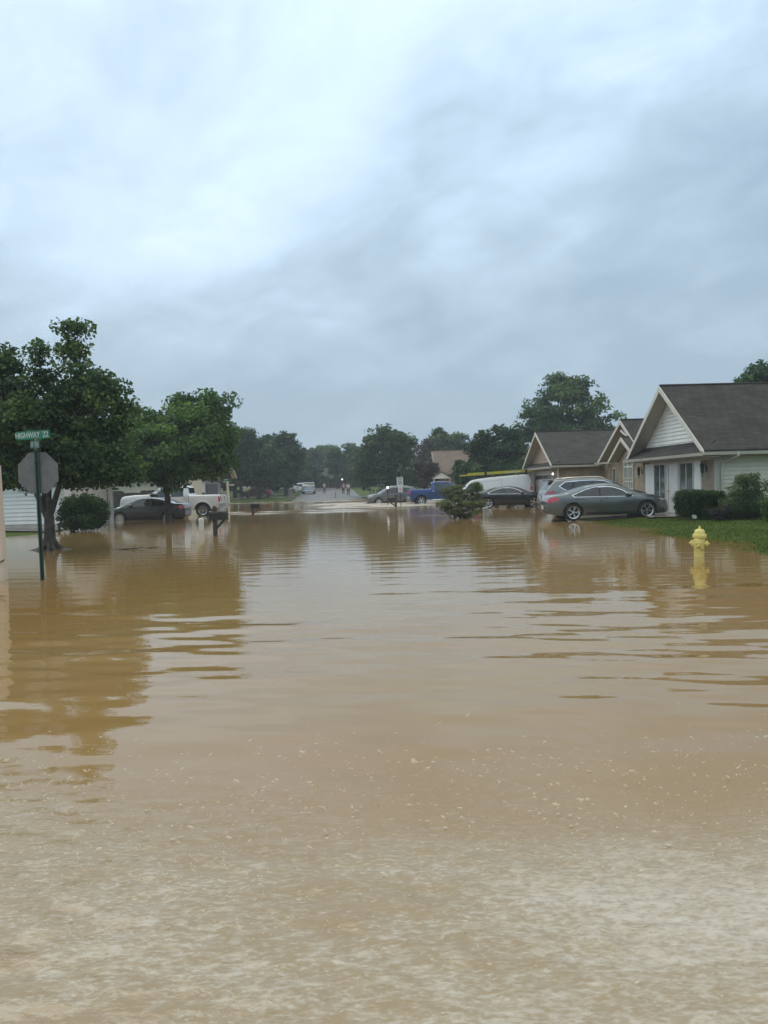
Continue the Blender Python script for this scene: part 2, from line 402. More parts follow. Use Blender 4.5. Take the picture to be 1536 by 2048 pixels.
def grass_mat():
    m, nt, p = nm('wet_lawn'); N = nt.nodes; L = nt.links
    tc = N.new('ShaderNodeTexCoord')
    n = N.new('ShaderNodeTexNoise'); n.inputs['Scale'].default_value = 0.9; n.inputs['Detail'].default_value = 10; n.inputs['Roughness'].default_value = 0.7
    L.new(tc.outputs['Object'], n.inputs['Vector'])
    r = N.new('ShaderNodeValToRGB'); cr = r.color_ramp
    cr.elements[0].position = 0.32; cr.elements[0].color = (0.030, 0.054, 0.006, 1)
    cr.elements[1].position = 0.72; cr.elements[1].color = (0.105, 0.130, 0.026, 1)
    e = cr.elements.new(0.52); e.color = (0.055, 0.090, 0.010, 1)
    L.new(n.outputs['Fac'], r.inputs[0]); L.new(r.outputs[0], p.inputs['Base Color'])
    p.inputs['Roughness'].default_value = 0.85; p.inputs['Specular IOR Level'].default_value = .15
    n2 = N.new('ShaderNodeTexNoise'); n2.inputs['Scale'].default_value = 35; L.new(tc.outputs['Object'], n2.inputs['Vector'])
    bp = N.new('ShaderNodeBump'); bp.inputs['Strength'].default_value = 0.8; bp.inputs['Distance'].default_value = 0.03
    L.new(n2.outputs['Fac'], bp.inputs['Height']); L.new(bp.outputs[0], p.inputs['Normal'])
    return m
def axis(a, b, fine0, fine1, step, coarse):
    l = list(np.arange(fine0, fine1 + 1e-6, step)); s = step; x = fine0
    left = []
    while x > a: s = min(s * 1.25, coarse); x -= s; left.append(max(x, a))
    s = step; x = fine1; right = []
    while x < b: s = min(s * 1.25, coarse); x += s; right.append(min(x, b))
    return np.array(left[::-1] + l + right)
g = link('ground', grid_mesh('ground', axis(-800, 800, -26, 20, 0.4, 25), axis(-55, 1500, 8, 110, 0.5, 25), ground_z), grass_mat())
tag(g, kind='structure')

def strip(name, pts, half, m, lift=0.004, seg=1.0):      # a pavement strip laid on the ground
    vs = []; 
    P = [Vector((p[0], p[1])) for p in pts]; S = []
    for a, b in zip(P[:-1], P[1:]):
        n = max(1, int((b - a).length / seg))
        S += [a.lerp(b, i / n) for i in range(n)]
    S.append(P[-1]); nx = 7
    for i, p in enumerate(S):
        d = (S[min(i + 1, len(S) - 1)] - S[max(i - 1, 0)]).normalized(); w = Vector((-d.y, d.x))
        for k in range(nx):
            q = p + w * half * (1 - 2 * k / (nx - 1)); vs.append((q.x, q.y, gz(q.x, q.y) + lift))
    v = np.array(vs); i = np.arange(len(v)).reshape(len(S), nx)
    f = np.stack([i[:-1, :-1].ravel(), i[1:, :-1].ravel(), i[1:, 1:].ravel(), i[:-1, 1:].ravel()], 1)
    return tag(link(name, raw_mesh(name, v, f), m), kind='structure')
strip('road', [(-0.6, -20), (-1.5, 15), (-3.9, 52), (-7.2, 100), (-9.5, 135), (-14, 165), (-24, 185), (-60, 200)], 4.1, ASPH, 0.03)
strip('driveway', [(7.6, 32.2), (11.85, 32.4)], 2.75, CONC, 0.035)
strip('driveway', [(6.0, 50.2), (10.4, 50.2)], 3.4, CONC, 0.035)
strip('driveway', [(-26, 32.2), (-13.75, 32.35)], 0.72, CONC, 0.05)
strip('driveway', [(-8.5, 103), (-22, 104)], 1.9, CONC, 0.03)
strip('driveway', [(-7.0, 97), (2, 99.5)], 1.5, CONC, 0.03)
strip('path', [(9.9, 29.0), (11.9, 28.6)], 0.55, CONC, 0.06)

# far foggy hill
def hill_z(X, Y):
    z = 52 * np.exp(-((X + 130) / 270) ** 2) + 46 * np.exp(-((X - 280) / 210) ** 2) + 55 * np.exp(-((X + 600) / 220) ** 2)
    z = z + 4 * np.sin(X * .03) + 2.5 * np.sin(X * .09 + Y * .03) + 1.6 * np.sin(X * 0.31 + 1.0) * np.sin(Y * .21)
    return z * np.exp(-((Y - 1240) / 130) ** 2) - 1
h = link('hill', grid_mesh('hill', np.linspace(-780, 780, 300), np.linspace(1000, 1480, 60), hill_z), mat('far_woodland', (0.03, 0.05, 0.03), 0.9, var=0.4, vscale=0.08))
tag(h, kind='structure')

# ---------------------------------------------------------------- flood water
def vnoise(x, y, seed=0):               # smooth value noise
    xi = np.floor(x).astype(np.int64); yi = np.floor(y).astype(np.int64); xf = x - xi; yf = y - yi
    def hsh(a, b):
        h_ = (a * 374761393 + b * 668265263 + seed * 982451653) & 0x7fffffff
        h_ = (h_ ^ (h_ >> 13)) * 1274126177 & 0x7fffffff
        return ((h_ ^ (h_ >> 16)) & 0xffff) / 65535.0
    u = xf * xf * (3 - 2 * xf); w = yf * yf * (3 - 2 * yf)
    return (hsh(xi, yi) * (1 - u) + hsh(xi + 1, yi) * u) * (1 - w) + (hsh(xi, yi + 1) * (1 - u) + hsh(xi + 1, yi + 1) * u) * w
def fbm(x, y, o=4, seed=0):
    s = 0; a = .5
    for i in range(o): s = s + a * vnoise(x * 2 ** i, y * 2 ** i, seed + i); a *= .5
    return s
# (x, y, radius) of standing things that ring the water
FOAM_SPOTS = []
def water_fields(X, Y):
    Z = np.zeros_like(X)
    # rounded swell of our own bow wave, crests nearly parallel to the picture
    m1 = sstep(3.4, 5.0, Y) * (1 - sstep(7.5, 11.5, Y))
    md = 0.45 + 1.1 * vnoise(X * .45 + 3, Y * .22, 5)
    k = 2 * math.pi
    ph = 1.0 * vnoise(X * .35, Y * .35, 9)
    Z += .72 * m1 * md * (0.0068 * np.sin(k * (Y - .10 * X) / 1.25 + 3 * ph) + 0.0046 * np.sin(k * (Y + .16 * X) / .78 + 1.3 + 2 * ph)
                    + 0.0030 * np.sin(k * (Y - .22 * X) / .50 + 4 * ph) + 0.0016 * np.sin(k * (Y + .3 * X) / .31 + 5 * ph))
    # one clear crest on the right
    yc = 10.6 + 0.035 * (X - 3) ** 2 * .3 + .25 * vnoise(X * .5, X * 0, 3)
    Z += 0.013 * np.exp(-((Y - yc) / .38) ** 2) * sstep(-1.5, 2.0, X) * (1 - sstep(5.0, 8.0, X))
    Z += 0.010 * np.exp(-((Y - yc + .9) / .30) ** 2) * sstep(-0.5, 2.5, X) * (1 - sstep(6, 9.0, X))
    # fine wind ripples
    for lam, a, dx, s in ((.42, .0003, .3, 1), (.30, .0002, -.45, 2), (.55, .0005, .12, 3), (.9, .0008, -.2, 4)):
        Z += a * np.sin(k * (Y + dx * X) / lam + 5 * vnoise(X * .6, Y * .3, 20 + s)) * (0.3 + 1.2 * vnoise(X * .25 + s, Y * .12, 30 + s)) * sstep(2, 9, Y)
    # churned foreground
    fb = fbm(X * 0.8, Y * 1.3, 3, 41) - 0.45
    yb = 3.75 - .12 * X + 1.1 * fb
    ch = 1 - sstep(yb - .75, yb + .75, Y)
    rs = np.random.default_rng(3)
    for i in range(26):
        lam = rs.uniform(.06, .26); th = rs.normal(0.25, .8); p0 = rs.uniform(0, 6.28)
        Z += ch * 0.0011 * lam * rs.uniform(.5, 1.2) * 4 * np.sin(k * (Y * math.cos(th) + X * math.sin(th)) / lam + p0 + 3 * vnoise(X * 2, Y * 2, 60 + i))
    fl = fbm(X * 6, Y * 15, 4, 77)
    pat = fbm(X * 1.0 + 4, Y * 1.4, 3, 91)
    foam = np.zeros_like(X)
    airy = np.clip(ch * (.34 + (pat - .40) * 1.6 + (fl - .45) * .8 + .24 * X + .06 * (yb - Y)), 0, 1)
    # flecks thrown ahead of the churned patch
    fk = vnoise(X * 16, Y * 24, 101); edge = 1 - sstep(yb, yb + 1.1, Y)
    # wakes of the traffic far down the street
    wn = vnoise(X * .5, Y * .35, 7); wn2 = fbm(X * .7, Y * .9, 3, 8)
    def band(y0, wdt, x0, x1, a, fo, slope=0.0, wob=1.0):
        nonlocal Z, foam
        yy = y0 + slope * X + wob * (wn - .5)
        e = np.exp(-((Y - yy) / wdt) ** 2) * sstep(x0, x0 + 3, X) * (1 - sstep(x1 - 3, x1, X))
        Z += a * e * (.4 + 1.2 * wn2); foam = np.maximum(foam, np.clip(e * fo * (wn2 * 2.6 - .35), 0, 1))
    band(47.2, .50, -12.5, 2.0, .050, .75, -.04)
    band(50.6, .65, -12.5, 3.5, .060, .70, -.05)
    band(55.0, .8, -4.0, 8.5, .030, 1.2, -.02)
    band(62, 5.5, -6.0, 9.5, .035, 1.9, .35, 3.0)
    band(69, 5.0, -7.5, 3.5, .035, 1.8, .5, 3.0)
    band(80, 1.6, -24, 1, .06, .8, -.03)
    band(84.5, 2.0, -10, 8, .05, .65, .1)
    band(38.5, .28, .2, 5.0, .018, .55, .02)
    band(37.6, .20, 2.2, 4.6, .012, .55, .05)
    band(41.2, .35, -16.5, -12.0, .012, .45, .15)
    band(35.5, .22, 4.0, 6.8, .010, .22, .1)
    for (x, y, r) in FOAM_SPOTS:
        d = np.hypot(X - x, Y - y); e = np.exp(-((d - r) / (.25 * r + .05)) ** 2)
        Z += .006 * e * np.sin(d * 14); foam = np.maximum(foam, np.clip(e * (wn2 * 2.2 - .75), 0, .6))
    return Z, foam, ch, airy
def water_mesh():
    ys = np.concatenate([np.linspace(-30, -1, 30), np.linspace(-.8, 1.0, 20), np.geomspace(1.05, 100, 1150)])
    a = np.linspace(-1, 1, 521); a = np.sign(a) * (0.38 * np.abs(a) + 0.62 * np.abs(a) ** 3)
    W = np.where(ys > 0, 9 + 0.62 * ys, 9 + 0.8 * np.abs(ys))
    X = a[None, :] * W[:, None]; Y = np.repeat(ys[:, None], len(a), 1)
    Z, foam, ch, airy = water_fields(X, Y)
    v = np.stack([X.ravel(), Y.ravel(), Z.ravel()], 1)
    i = np.arange(v.shape[0]).reshape(X.shape)
    f = np.stack([i[:-1, :-1].ravel(), i[:-1, 1:].ravel(), i[1:, 1:].ravel(), i[1:, :-1].ravel()], 1)
    me = raw_mesh('flood_water', v, f); fattr(me, 'foam', foam.ravel()); fattr(me, 'chop', ch.ravel()); fattr(me, 'airy', airy.ravel())
    return me
def water_mat():
    m, nt, p = nm('muddy_water'); N = nt.nodes; L = nt.links
    tc = N.new('ShaderNodeTexCoord')
    fo = N.new('ShaderNodeAttribute'); fo.attribute_name = 'foam'
    ch = N.new('ShaderNodeAttribute'); ch.attribute_name = 'chop'
    n0 = N.new('ShaderNodeTexNoise'); n0.inputs['Scale'].default_value = 0.22; n0.inputs['Detail'].default_value = 5
    mp0 = N.new('ShaderNodeMapping'); mp0.inputs['Scale'].default_value = (1, .6, 1); L.new(tc.outputs['Object'], mp0.inputs[0]); L.new(mp0.outputs[0], n0.inputs['Vector'])
    r0 = N.new('ShaderNodeValToRGB'); r0.color_ramp.elements[0].position = .35; r0.color_ramp.elements[1].position = .68
    r0.color_ramp.elements[0].color = (0.248, 0.152, 0.050, 1); r0.color_ramp.elements[1].color = (0.284, 0.200, 0.092, 1)
    L.new(n0.outputs['Fac'], r0.inputs[0])
    # broken foam: fine stretched noise keeps the flecks irregular
    mp1 = N.new('ShaderNodeMapping'); mp1.inputs['Scale'].default_value = (14, 30, 14); L.new(tc.outputs['Object'], mp1.inputs[0])
    n1 = N.new('ShaderNodeTexNoise'); n1.inputs['Scale'].default_value = 1.0; n1.inputs['Detail'].default_value = 5; n1.inputs['Roughness'].default_value = .6; n1.inputs['Distortion'].default_value = .6
    L.new(mp1.outputs[0], n1.inputs['Vector'])
    mr = N.new('ShaderNodeMapRange'); mr.inputs[1].default_value = .30; mr.inputs[2].default_value = .68; mr.inputs[3].default_value = .30; mr.inputs[4].default_value = 1.0
    L.new(n1.outputs['Fac'], mr.inputs[0])
    fm = N.new('ShaderNodeMath'); fm.operation = 'MULTIPLY'; fm.use_clamp = True; L.new(fo.outputs['Fac'], fm.inputs[0]); L.new(mr.outputs[0], fm.inputs[1])
    # bubbles and flecks of the churned patch: two sizes of stretched specks under the smooth 'airy' amount
    ai = N.new('ShaderNodeAttribute'); ai.attribute_name = 'airy'
    def specks(sx, sy, rot, thr, wd, seed):
        mp = N.new('ShaderNodeMapping'); mp.inputs['Scale'].default_value = (sx, sy, 1); mp.inputs['Rotation'].default_value = (0, 0, rot); mp.inputs['Location'].default_value = (seed, seed * .7, 0)
        L.new(tc.outputs['Object'], mp.inputs[0])
        n = N.new('ShaderNodeTexNoise'); n.inputs['Scale'].default_value = 1; n.inputs['Detail'].default_value = 3; n.inputs['Roughness'].default_value = .55; n.inputs['Distortion'].default_value = .5; L.new(mp.outputs[0], n.inputs['Vector'])
        ad = N.new('ShaderNodeMath'); ad.operation = 'MULTIPLY_ADD'; ad.inputs[1].default_value = .22; L.new(ai.outputs['Fac'], ad.inputs[0]); L.new(n.outputs['Fac'], ad.inputs[2])
        m_ = N.new('ShaderNodeMapRange'); m_.interpolation_type = 'SMOOTHSTEP'; m_.inputs[1].default_value = thr; m_.inputs[2].default_value = thr + wd; L.new(ad.outputs[0], m_.inputs[0]); return m_.outputs[0]
    s1 = specks(12, 27, .35, .50, .40, 1.3); s2 = specks(30, 62, .2, .52, .28, 5.1)
    sm = N.new('ShaderNodeMath'); sm.operation = 'MULTIPLY_ADD'; sm.inputs[1].default_value = .55; L.new(s1, sm.inputs[0])
    s2m = N.new('ShaderNodeMath'); s2m.operation = 'MULTIPLY'; s2m.inputs[1].default_value = .45; L.new(s2, s2m.inputs[0]); L.new(s2m.outputs[0], sm.inputs[2])
    nf = N.new('ShaderNodeMath'); nf.operation = 'MULTIPLY'; nf.use_clamp = True; L.new(sm.outputs[0], nf.inputs[0]); L.new(ch.outputs['Fac'], nf.inputs[1])
    tot = N.new('ShaderNodeMath'); tot.operation = 'MAXIMUM'; L.new(fm.outputs[0], tot.inputs[0]); L.new(nf.outputs[0], tot.inputs[1])
    vl = N.new('ShaderNodeMath'); vl.operation = 'MULTIPLY'; vl.inputs[1].default_value = .35; L.new(ai.outputs['Fac'], vl.inputs[0])
    va = N.new('ShaderNodeMath'); va.operation = 'MULTIPLY_ADD'; va.inputs[1].default_value = .42; L.new(ch.outputs['Fac'], va.inputs[0]); L.new(vl.outputs[0], va.inputs[2]); vl = va
    # churned water carries air: a little paler than the still water
    mxc = N.new('ShaderNodeMix'); mxc.data_type = 'RGBA'; L.new(vl.outputs[0], mxc.inputs[0]); L.new(r0.outputs[0], mxc.inputs[6]); mxc.inputs[7].default_value = (0.300, 0.262, 0.185, 1)
    mx = N.new('ShaderNodeMix'); mx.data_type = 'RGBA'; L.new(tot.outputs[0], mx.inputs[0]); L.new(mxc.outputs[2], mx.inputs[6]); mx.inputs[7].default_value = (0.47, 0.44, 0.375, 1)
    L.new(mx.outputs[2], p.inputs['Base Color'])
    p.inputs['IOR'].default_value = 1.39
    rr = N.new('ShaderNodeMapRange'); rr.inputs[3].default_value = 0.035; rr.inputs[4].default_value = 0.65; L.new(tot.outputs[0], rr.inputs[0])
    L.new(rr.outputs[0], p.inputs['Roughness'])
    mp2 = N.new('ShaderNodeMapping'); mp2.inputs['Scale'].default_value = (2.2, 7.5, 1); L.new(tc.outputs['Object'], mp2.inputs[0])
    n2 = N.new('ShaderNodeTexNoise'); n2.inputs['Scale'].default_value = 1.0; n2.inputs['Detail'].default_value = 3; n2.inputs['Roughness'].default_value = .45; L.new(mp2.outputs[0], n2.inputs['Vector'])
    b1 = N.new('ShaderNodeBump'); b1.inputs['Strength'].default_value = 0.5; b1.inputs['Distance'].default_value = 0.0035; L.new(n2.outputs['Fac'], b1.inputs['Height'])
    mp3 = N.new('ShaderNodeMapping'); mp3.inputs['Scale'].default_value = (11, 19, 1); L.new(tc.outputs['Object'], mp3.inputs[0])
    n3 = N.new('ShaderNodeTexNoise'); n3.inputs['Scale'].default_value = 1.0; n3.inputs['Detail'].default_value = 4; n3.inputs['Distortion'].default_value = .8; L.new(mp3.outputs[0], n3.inputs['Vector'])
    b2 = N.new('ShaderNodeBump'); b2.inputs['Distance'].default_value = 0.006; L.new(n3.outputs['Fac'], b2.inputs['Height'])
    cs = N.new('ShaderNodeMath'); cs.operation = 'MULTIPLY'; cs.inputs[1].default_value = 0.75; L.new(ch.outputs['Fac'], cs.inputs[0])
    L.new(cs.outputs[0], b2.inputs['Strength']); L.new(b1.outputs[0], b2.inputs['Normal']); L.new(b2.outputs[0], p.inputs['Normal'])
    return m
def make_water():
    w = link('flood_water', water_mesh(), water_mat()); tag(w, kind='structure')

# droplets thrown up by the bow wave, just ahead
def droplet_mat():
    m, nt, p = nm('muddy_droplets'); N = nt.nodes; L = nt.links
    p.inputs['Base Color'].default_value = (.82, .72, .55, 1); p.inputs['Roughness'].default_value = .5
    tr = N.new('ShaderNodeBsdfTranslucent'); tr.inputs[0].default_value = (.80, .74, .62, 1)
    tp = N.new('ShaderNodeBsdfTransparent')
    m1 = N.new('ShaderNodeMixShader'); m1.inputs[0].default_value = .2; L.new(p.outputs[0], m1.inputs[1]); L.new(tr.outputs[0], m1.inputs[2])
    m2 = N.new('ShaderNodeMixShader'); m2.inputs[0].default_value = .55; L.new(m1.outputs[0], m2.inputs[1]); L.new(tp.outputs[0], m2.inputs[2]); L.new(m2.outputs[0], N['Material Output'].inputs[0])
    return m
def make_spray():
    n = 1900; r = np.random.default_rng(11)
    y = 2.0 + 2.4 * r.beta(2.6, 1.8, n); x = r.uniform(-.62, .62, n) * y + r.normal(0, .1, n)
    z = np.abs(r.normal(0, .10, n)) * (0.35 + .9 * sstep(1.8, 3.6, y)) + .004
    s = r.lognormal(math.log(.0024), .42, n) * (.55 + .45 * y / 3.4)
    bm = bmesh.new(); bmesh.ops.create_icosphere(bm, subdivisions=1, radius=1); V = np.array([v.co for v in bm.verts]); Fc = np.array([[q.index for q in f.verts] for f in bm.faces]); bm.free()
    st = np.stack([s * r.uniform(1.4, 3.6, n), s, s * r.uniform(.7, 1.1, n)], 1)
    P = V[None] * st[:, None, :]
    a = r.normal(-.15, .45, n) * np.sign(x + .4); ca, sa = np.cos(a)[:, None], np.sin(a)[:, None]
    P = np.stack([P[..., 0] * ca - P[..., 2] * sa, P[..., 1], P[..., 0] * sa + P[..., 2] * ca], 2)
    P = P + np.stack([x, y, z], 1)[:, None, :]
    f = (Fc[None] + (np.arange(n) * len(V))[:, None, None]).reshape(-1, 3)
    o = link('spray', raw_mesh('spray', P.reshape(-1, 3), f), droplet_mat())
    tag(o, 'muddy droplets thrown up over the churned foreground water', 'spray', kind='stuff')

# grass standing on the wet lawn at the right
def make_grass():
    r = np.random.default_rng(5); n = 60000
    y = r.uniform(13, 31, n); x = r.uniform(7.4, 15.5, n)
    z = ground_z(x, y); k = (z > -0.05) & (x < y * .56 + .6) & ~((x > 9.4) & (y > 28.4)) & ~(y > 29.4)
    x, y, z = x[k], y[k], z[k]; n = len(x)
    hgt = r.uniform(.022, .055, n); a = r.uniform(0, math.pi, n); w = r.uniform(.006, .016, n)
    lx, ly = r.normal(0, .03, n), r.normal(0, .03, n)
    dx, dy = np.cos(a) * w, np.sin(a) * w
    v = np.stack([np.stack([x - dx, y - dy, z - .01], 1), np.stack([x + dx, y + dy, z - .01], 1), np.stack([x + lx, y + ly, z + hgt], 1)], 1)
    me = raw_mesh('grass', v.reshape(-1, 3), np.arange(3 * n).reshape(-1, 3), False)
    t = np.clip(.5 * fbm(x * .9, y * .9, 3, 4) + .25 + r.normal(0, .18, n), 0, 1); fattr(me, 'tint', np.repeat(t, 3))
    o = link('grass', me, GRASSB); tag(o, 'short green lawn grass on the right beyond the hydrant', 'grass', kind='stuff')
make_grass()
make_spray()
# ---------------------------------------------------------------- trees and shrubs
def leaf_cloud(name, lobes, n, size, m, seed, parent=None, clump=.45, nclump=None, flat=.6, droop=.25, tint0=.45, tvar=.22, up=.55, box=False):
    """lobes: (x, y, z, rx, ry, rz) ellipsoids. Leaves gather in clumps near the lobe surfaces."""
    r = np.random.default_rng(seed)
    Lb = np.array(lobes, float)
    wgt = (Lb[:, 3] * Lb[:, 4] * Lb[:, 5]) ** (2 / 3.); wgt /= wgt.sum()
    nc = nclump or max(12, int(n / 90))
    li = r.choice(len(Lb), nc, p=wgt); B = Lb[li]
    d = r.normal(size=(nc, 3)); d /= np.linalg.norm(d, axis=1)[:, None]
    rad = r.uniform(0, 1, nc) ** .38
    if box:
        d = r.uniform(-1, 1, (nc, 3)); k_ = r.integers(0, 3, nc); d[np.arange(nc), k_] = np.where(r.random(nc) < (.5 + .3 * (k_ == 2)), 1, -1); rad = r.uniform(.8, 1, nc)
    wisp = (r.random(nc) < .20) & (not box)          # loose sprays standing out of the crown's outline
    rad = np.where(wisp, r.uniform(1.0, 1.26, nc), rad)
    C = B[:, :3] + d * rad[:, None] * B[:, 3:6] * .93
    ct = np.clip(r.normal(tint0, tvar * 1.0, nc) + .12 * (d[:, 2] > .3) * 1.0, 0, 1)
    cs = clump * r.uniform(.55, 1.35, nc) * np.where(wisp, .55, 1)
    pw = cs ** 2 * np.where(wisp, .55, 1); pw /= pw.sum(); ci = r.choice(nc, n, p=pw)
    off = r.normal(size=(n, 3)) * .55; ln = np.linalg.norm(off, axis=1)[:, None]
    off = off / np.maximum(1, ln / 1.15)
    off[:, 2] *= flat
    P = C[ci] + off * cs[ci][:, None]
    # leaf frames: normals lean up and outwards
    nr = r.normal(size=(n, 3)) * .75 + d[ci] * .55; nr[:, 2] += up
    nr /= np.linalg.norm(nr, axis=1)[:, None]
    t = r.normal(size=(n, 3)) + d[ci] * .7; t[:, 2] -= droop
    t -= nr * (t * nr).sum(1)[:, None]; t /= np.linalg.norm(t, axis=1)[:, None] + 1e-9
    b = np.cross(nr, t)
    s = size * r.uniform(.6, 1.3, n)[:, None]
    fold = nr * s * .16
    v = np.stack([P - t * s * .5, P + b * s * .40 + fold + t * s * .05, P + t * s * .62, P - b * s * .40 + fold + t * s * .05], 1)
    me = raw_mesh(name, v.reshape(-1, 3), np.arange(4 * n).reshape(-1, 4), False)
    tn = np.clip(ct[ci] + r.normal(0, tvar * .6, n), 0, 1)
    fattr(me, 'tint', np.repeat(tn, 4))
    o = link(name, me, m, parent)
    return o, C
def limbs(mb, fork, C, r0, seed, n=26, wig=.25):
    r = random.Random(seed)
    idx = r.sample(range(len(C)), min(n, len(C)))
    for i in idx:
        e = Vector(C[i]); a = Vector(fork[r.randrange(len(fork))]); d = e - a
        mid = a.lerp(e, .5) + Vector((r.uniform(-wig, wig), r.uniform(-wig, wig), .10 * d.length))
        q = r0 * r.uniform(.22, .5)
        mb.tube([a, a.lerp(mid, .5) + Vector((0, 0, .03 * d.length)), mid, mid.lerp(e, .55), e], [q, q * .75, q * .5, q * .32, q * .12], 6, False)
def px_lobes(L, Y, seed, base, dy=.25, fat=.9):
    """lobes outlined in the photograph (cx, cy, rx, ry in its pixels) become ellipsoids round the tree's own axis"""
    r = random.Random(seed); k = Y / FPX; out = []
    for (cx, cy, rx, ry) in L:
        p = pt(cx, cy, Y + r.uniform(-dy, dy) * 2 * rx * k)
        out.append((p.x - base.x, p.y - base.y, p.z - base.z, rx * k, rx * k * fat, ry * k))
    return out
def tree(name, label, cat, px, py, Y, lobes, n, size, m, seed, trunk_r, stems=None, fork_z=1.2, bark=None, group=None, base_z=None, clump=.45, nl=26, flat=.6, tint0=.45, parts=True, nclump=None, dy=.25, up=.55):
    p = pt(px, py, Y); bz = gz(p.x, Y) if base_z is None else base_z
    base = Vector((p.x, Y, bz))
    root = empty(name, base); tag(root, label, cat, group)
    L = px_lobes(lobes, Y, seed, base, dy)
    o, C = leaf_cloud('crown', L, n, size, m, seed, root, clump, nclump, flat, tint0=tint0, up=up)
    mb = MB(); r = random.Random(seed + 1)
    top = max(l[2] for l in L)
    stems = stems or [(0, 0)]
    fork = []
    mb.tube([(0, 0, -.4), (0.01, 0, .1), (0, .02, fork_z * .55), (.02, 0, fork_z)], [trunk_r * 1.45, trunk_r * 1.15, trunk_r * .95, trunk_r * .85], 12, True)
    for (sx, sy) in stems:
        h = top * r.uniform(.6, .8); k = (h - fork_z)
        pts = [(0, 0, fork_z - .12), (sx * .35 * k, sy * .35 * k, fork_z + .3 * k), (sx * .6 * k, sy * .6 * k, fork_z + .65 * k), (sx * .8 * k, sy * .8 * k, h)]
        q = trunk_r * (.62 if len(stems) > 1 else .8)
        mb.tube(pts, [q, q * .75, q * .5, q * .2], 9, False)
        fork += [pts[1], pts[2], Vector(pts[1]).lerp(Vector(pts[2]), .5)]
    limbs(mb, fork, C, trunk_r, seed + 2, nl)
    mb.build('trunk', bark or BARK, root, 60)
    return root
def shrub(name, label, cat, px, py, Y, lobes, n, size, m, seed, base_z=None, stems=7, clump=.2, flat=.7, tint0=.45, group=None, stem_r=.02, nclump=None, up=.55, box=False):
    p = pt(px, py, Y); bz = gz(p.x, Y) if base_z is None else base_z
    base = Vector((p.x, Y, bz)); root = empty(name, base); tag(root, label, cat, group)
    L = px_lobes(lobes, Y, seed, base)
    o, C = leaf_cloud('foliage', L, n, size, m, seed, root, clump, nclump, flat, tint0=tint0, up=up, box=box)
    mb = MB(); r = random.Random(seed)
    for i in range(stems):
        e = Vector(C[r.randrange(len(C))]); a = Vector((r.uniform(-.12, .12), r.uniform(-.12, .12), -.35))
        md = a.lerp(e, .5) + Vector((r.uniform(-.1, .1), r.uniform(-.1, .1), .15))
        mb.tube([a, a.lerp(md, .6), md, e], [stem_r, stem_r * .8, stem_r * .6, stem_r * .25], 6, False)
    mb.build('stem', BARK, root, 60)
    return root

# near maple behind the stop sign
T1 = [(105, 866, 118, 86), (-25, 845, 110, 98), (205, 890, 60, 56), (150, 785, 60, 50), (143, 705, 24, 46), (156, 665, 13, 24), (132, 662, 11, 20), (148, 646, 10, 10), (78, 726, 22, 38), (82, 690, 11, 24), (0, 722, 34, 40), (18, 785, 56, 46),
      (205, 775, 42, 32), (228, 915, 36, 36), (45, 945, 62, 28), (150, 942, 70, 30), (-60, 915, 80, 60), (240, 832, 26, 32), (20, 966, 36, 12), (118, 968, 50, 12), (198, 950, 38, 22), (245, 935, 26, 22), (70, 890, 88, 62)]
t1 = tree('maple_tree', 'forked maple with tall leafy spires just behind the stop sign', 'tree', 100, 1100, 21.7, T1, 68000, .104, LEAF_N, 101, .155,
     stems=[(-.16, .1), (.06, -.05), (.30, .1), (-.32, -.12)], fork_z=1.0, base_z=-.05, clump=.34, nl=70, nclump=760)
def root_flare(root):
    mb = MB(); r = random.Random(9)
    for i in range(9):
        a = 2 * math.pi * i / 9 + r.uniform(-.2, .2); l = r.uniform(.40, .75); c_, s_ = math.cos(a), math.sin(a)
        mb.tube([(c_ * .05, s_ * .05, .42), (c_ * .14, s_ * .14, .22), (c_ * .26, s_ * .26, .10), (c_ * l, s_ * l, -.06)], [.10, .085, .06, .025], 7)
    mb.build('roots', BARK, root, 60)
    v = []; f = []; n = 28; rr = (0, .2, .4, .6, .85, 1.15)
    for j, q in enumerate(rr):
        for i in range(n):
            a = 2 * math.pi * i / n; k = 1 + .22 * math.sin(3 * a + 1) + .12 * math.sin(7 * a)
            v.append((q * k * 1.0 * math.cos(a) - .06, q * k * .62 * math.sin(a), .15 * math.exp(-(q / .48) ** 2) - .0 - .06 * (q > 1) + r.uniform(-.01, .01) * (j > 0)))
    for j in range(len(rr) - 1):
        for i in range(n): f.append((j * n + i, j * n + (i + 1) % n, (j + 1) * n + (i + 1) % n, (j + 1) * n + i))
    mb = MB(); mb.add(v, f); mb.build('soil_mound', mat('dark_wet_soil', (.035, .026, .018), .7, var=.4, vscale=9, bump=.6, bscale=25), root, 70)
root_flare(t1)
# second maple, over the grey sedan
T2 = [(345, 900, 105, 72), (300, 872, 58, 52), (405, 858, 62, 58), (372, 818, 26, 30), (368, 800, 14, 16), (432, 815, 34, 32), (420, 798, 20, 16), (252, 922, 38, 32), (428, 915, 40, 42), (345, 945, 46, 28),
      (262, 950, 42, 14), (312, 838, 24, 24), (338, 965, 12, 16), (450, 870, 24, 34), (420, 944, 34, 8), (236, 900, 24, 26)]
tree('maple_tree', 'bushy green maple whose trunk stands before the dark grey sedan', 'tree', 336, 1036, 40.0, T2, 34000, .17, LEAF_M, 102, .17,
     stems=[(-.2, .1), (.25, -.1), (.05, .2)], fork_z=1.6, base_z=-.3, clump=.52, nl=40, nclump=420)
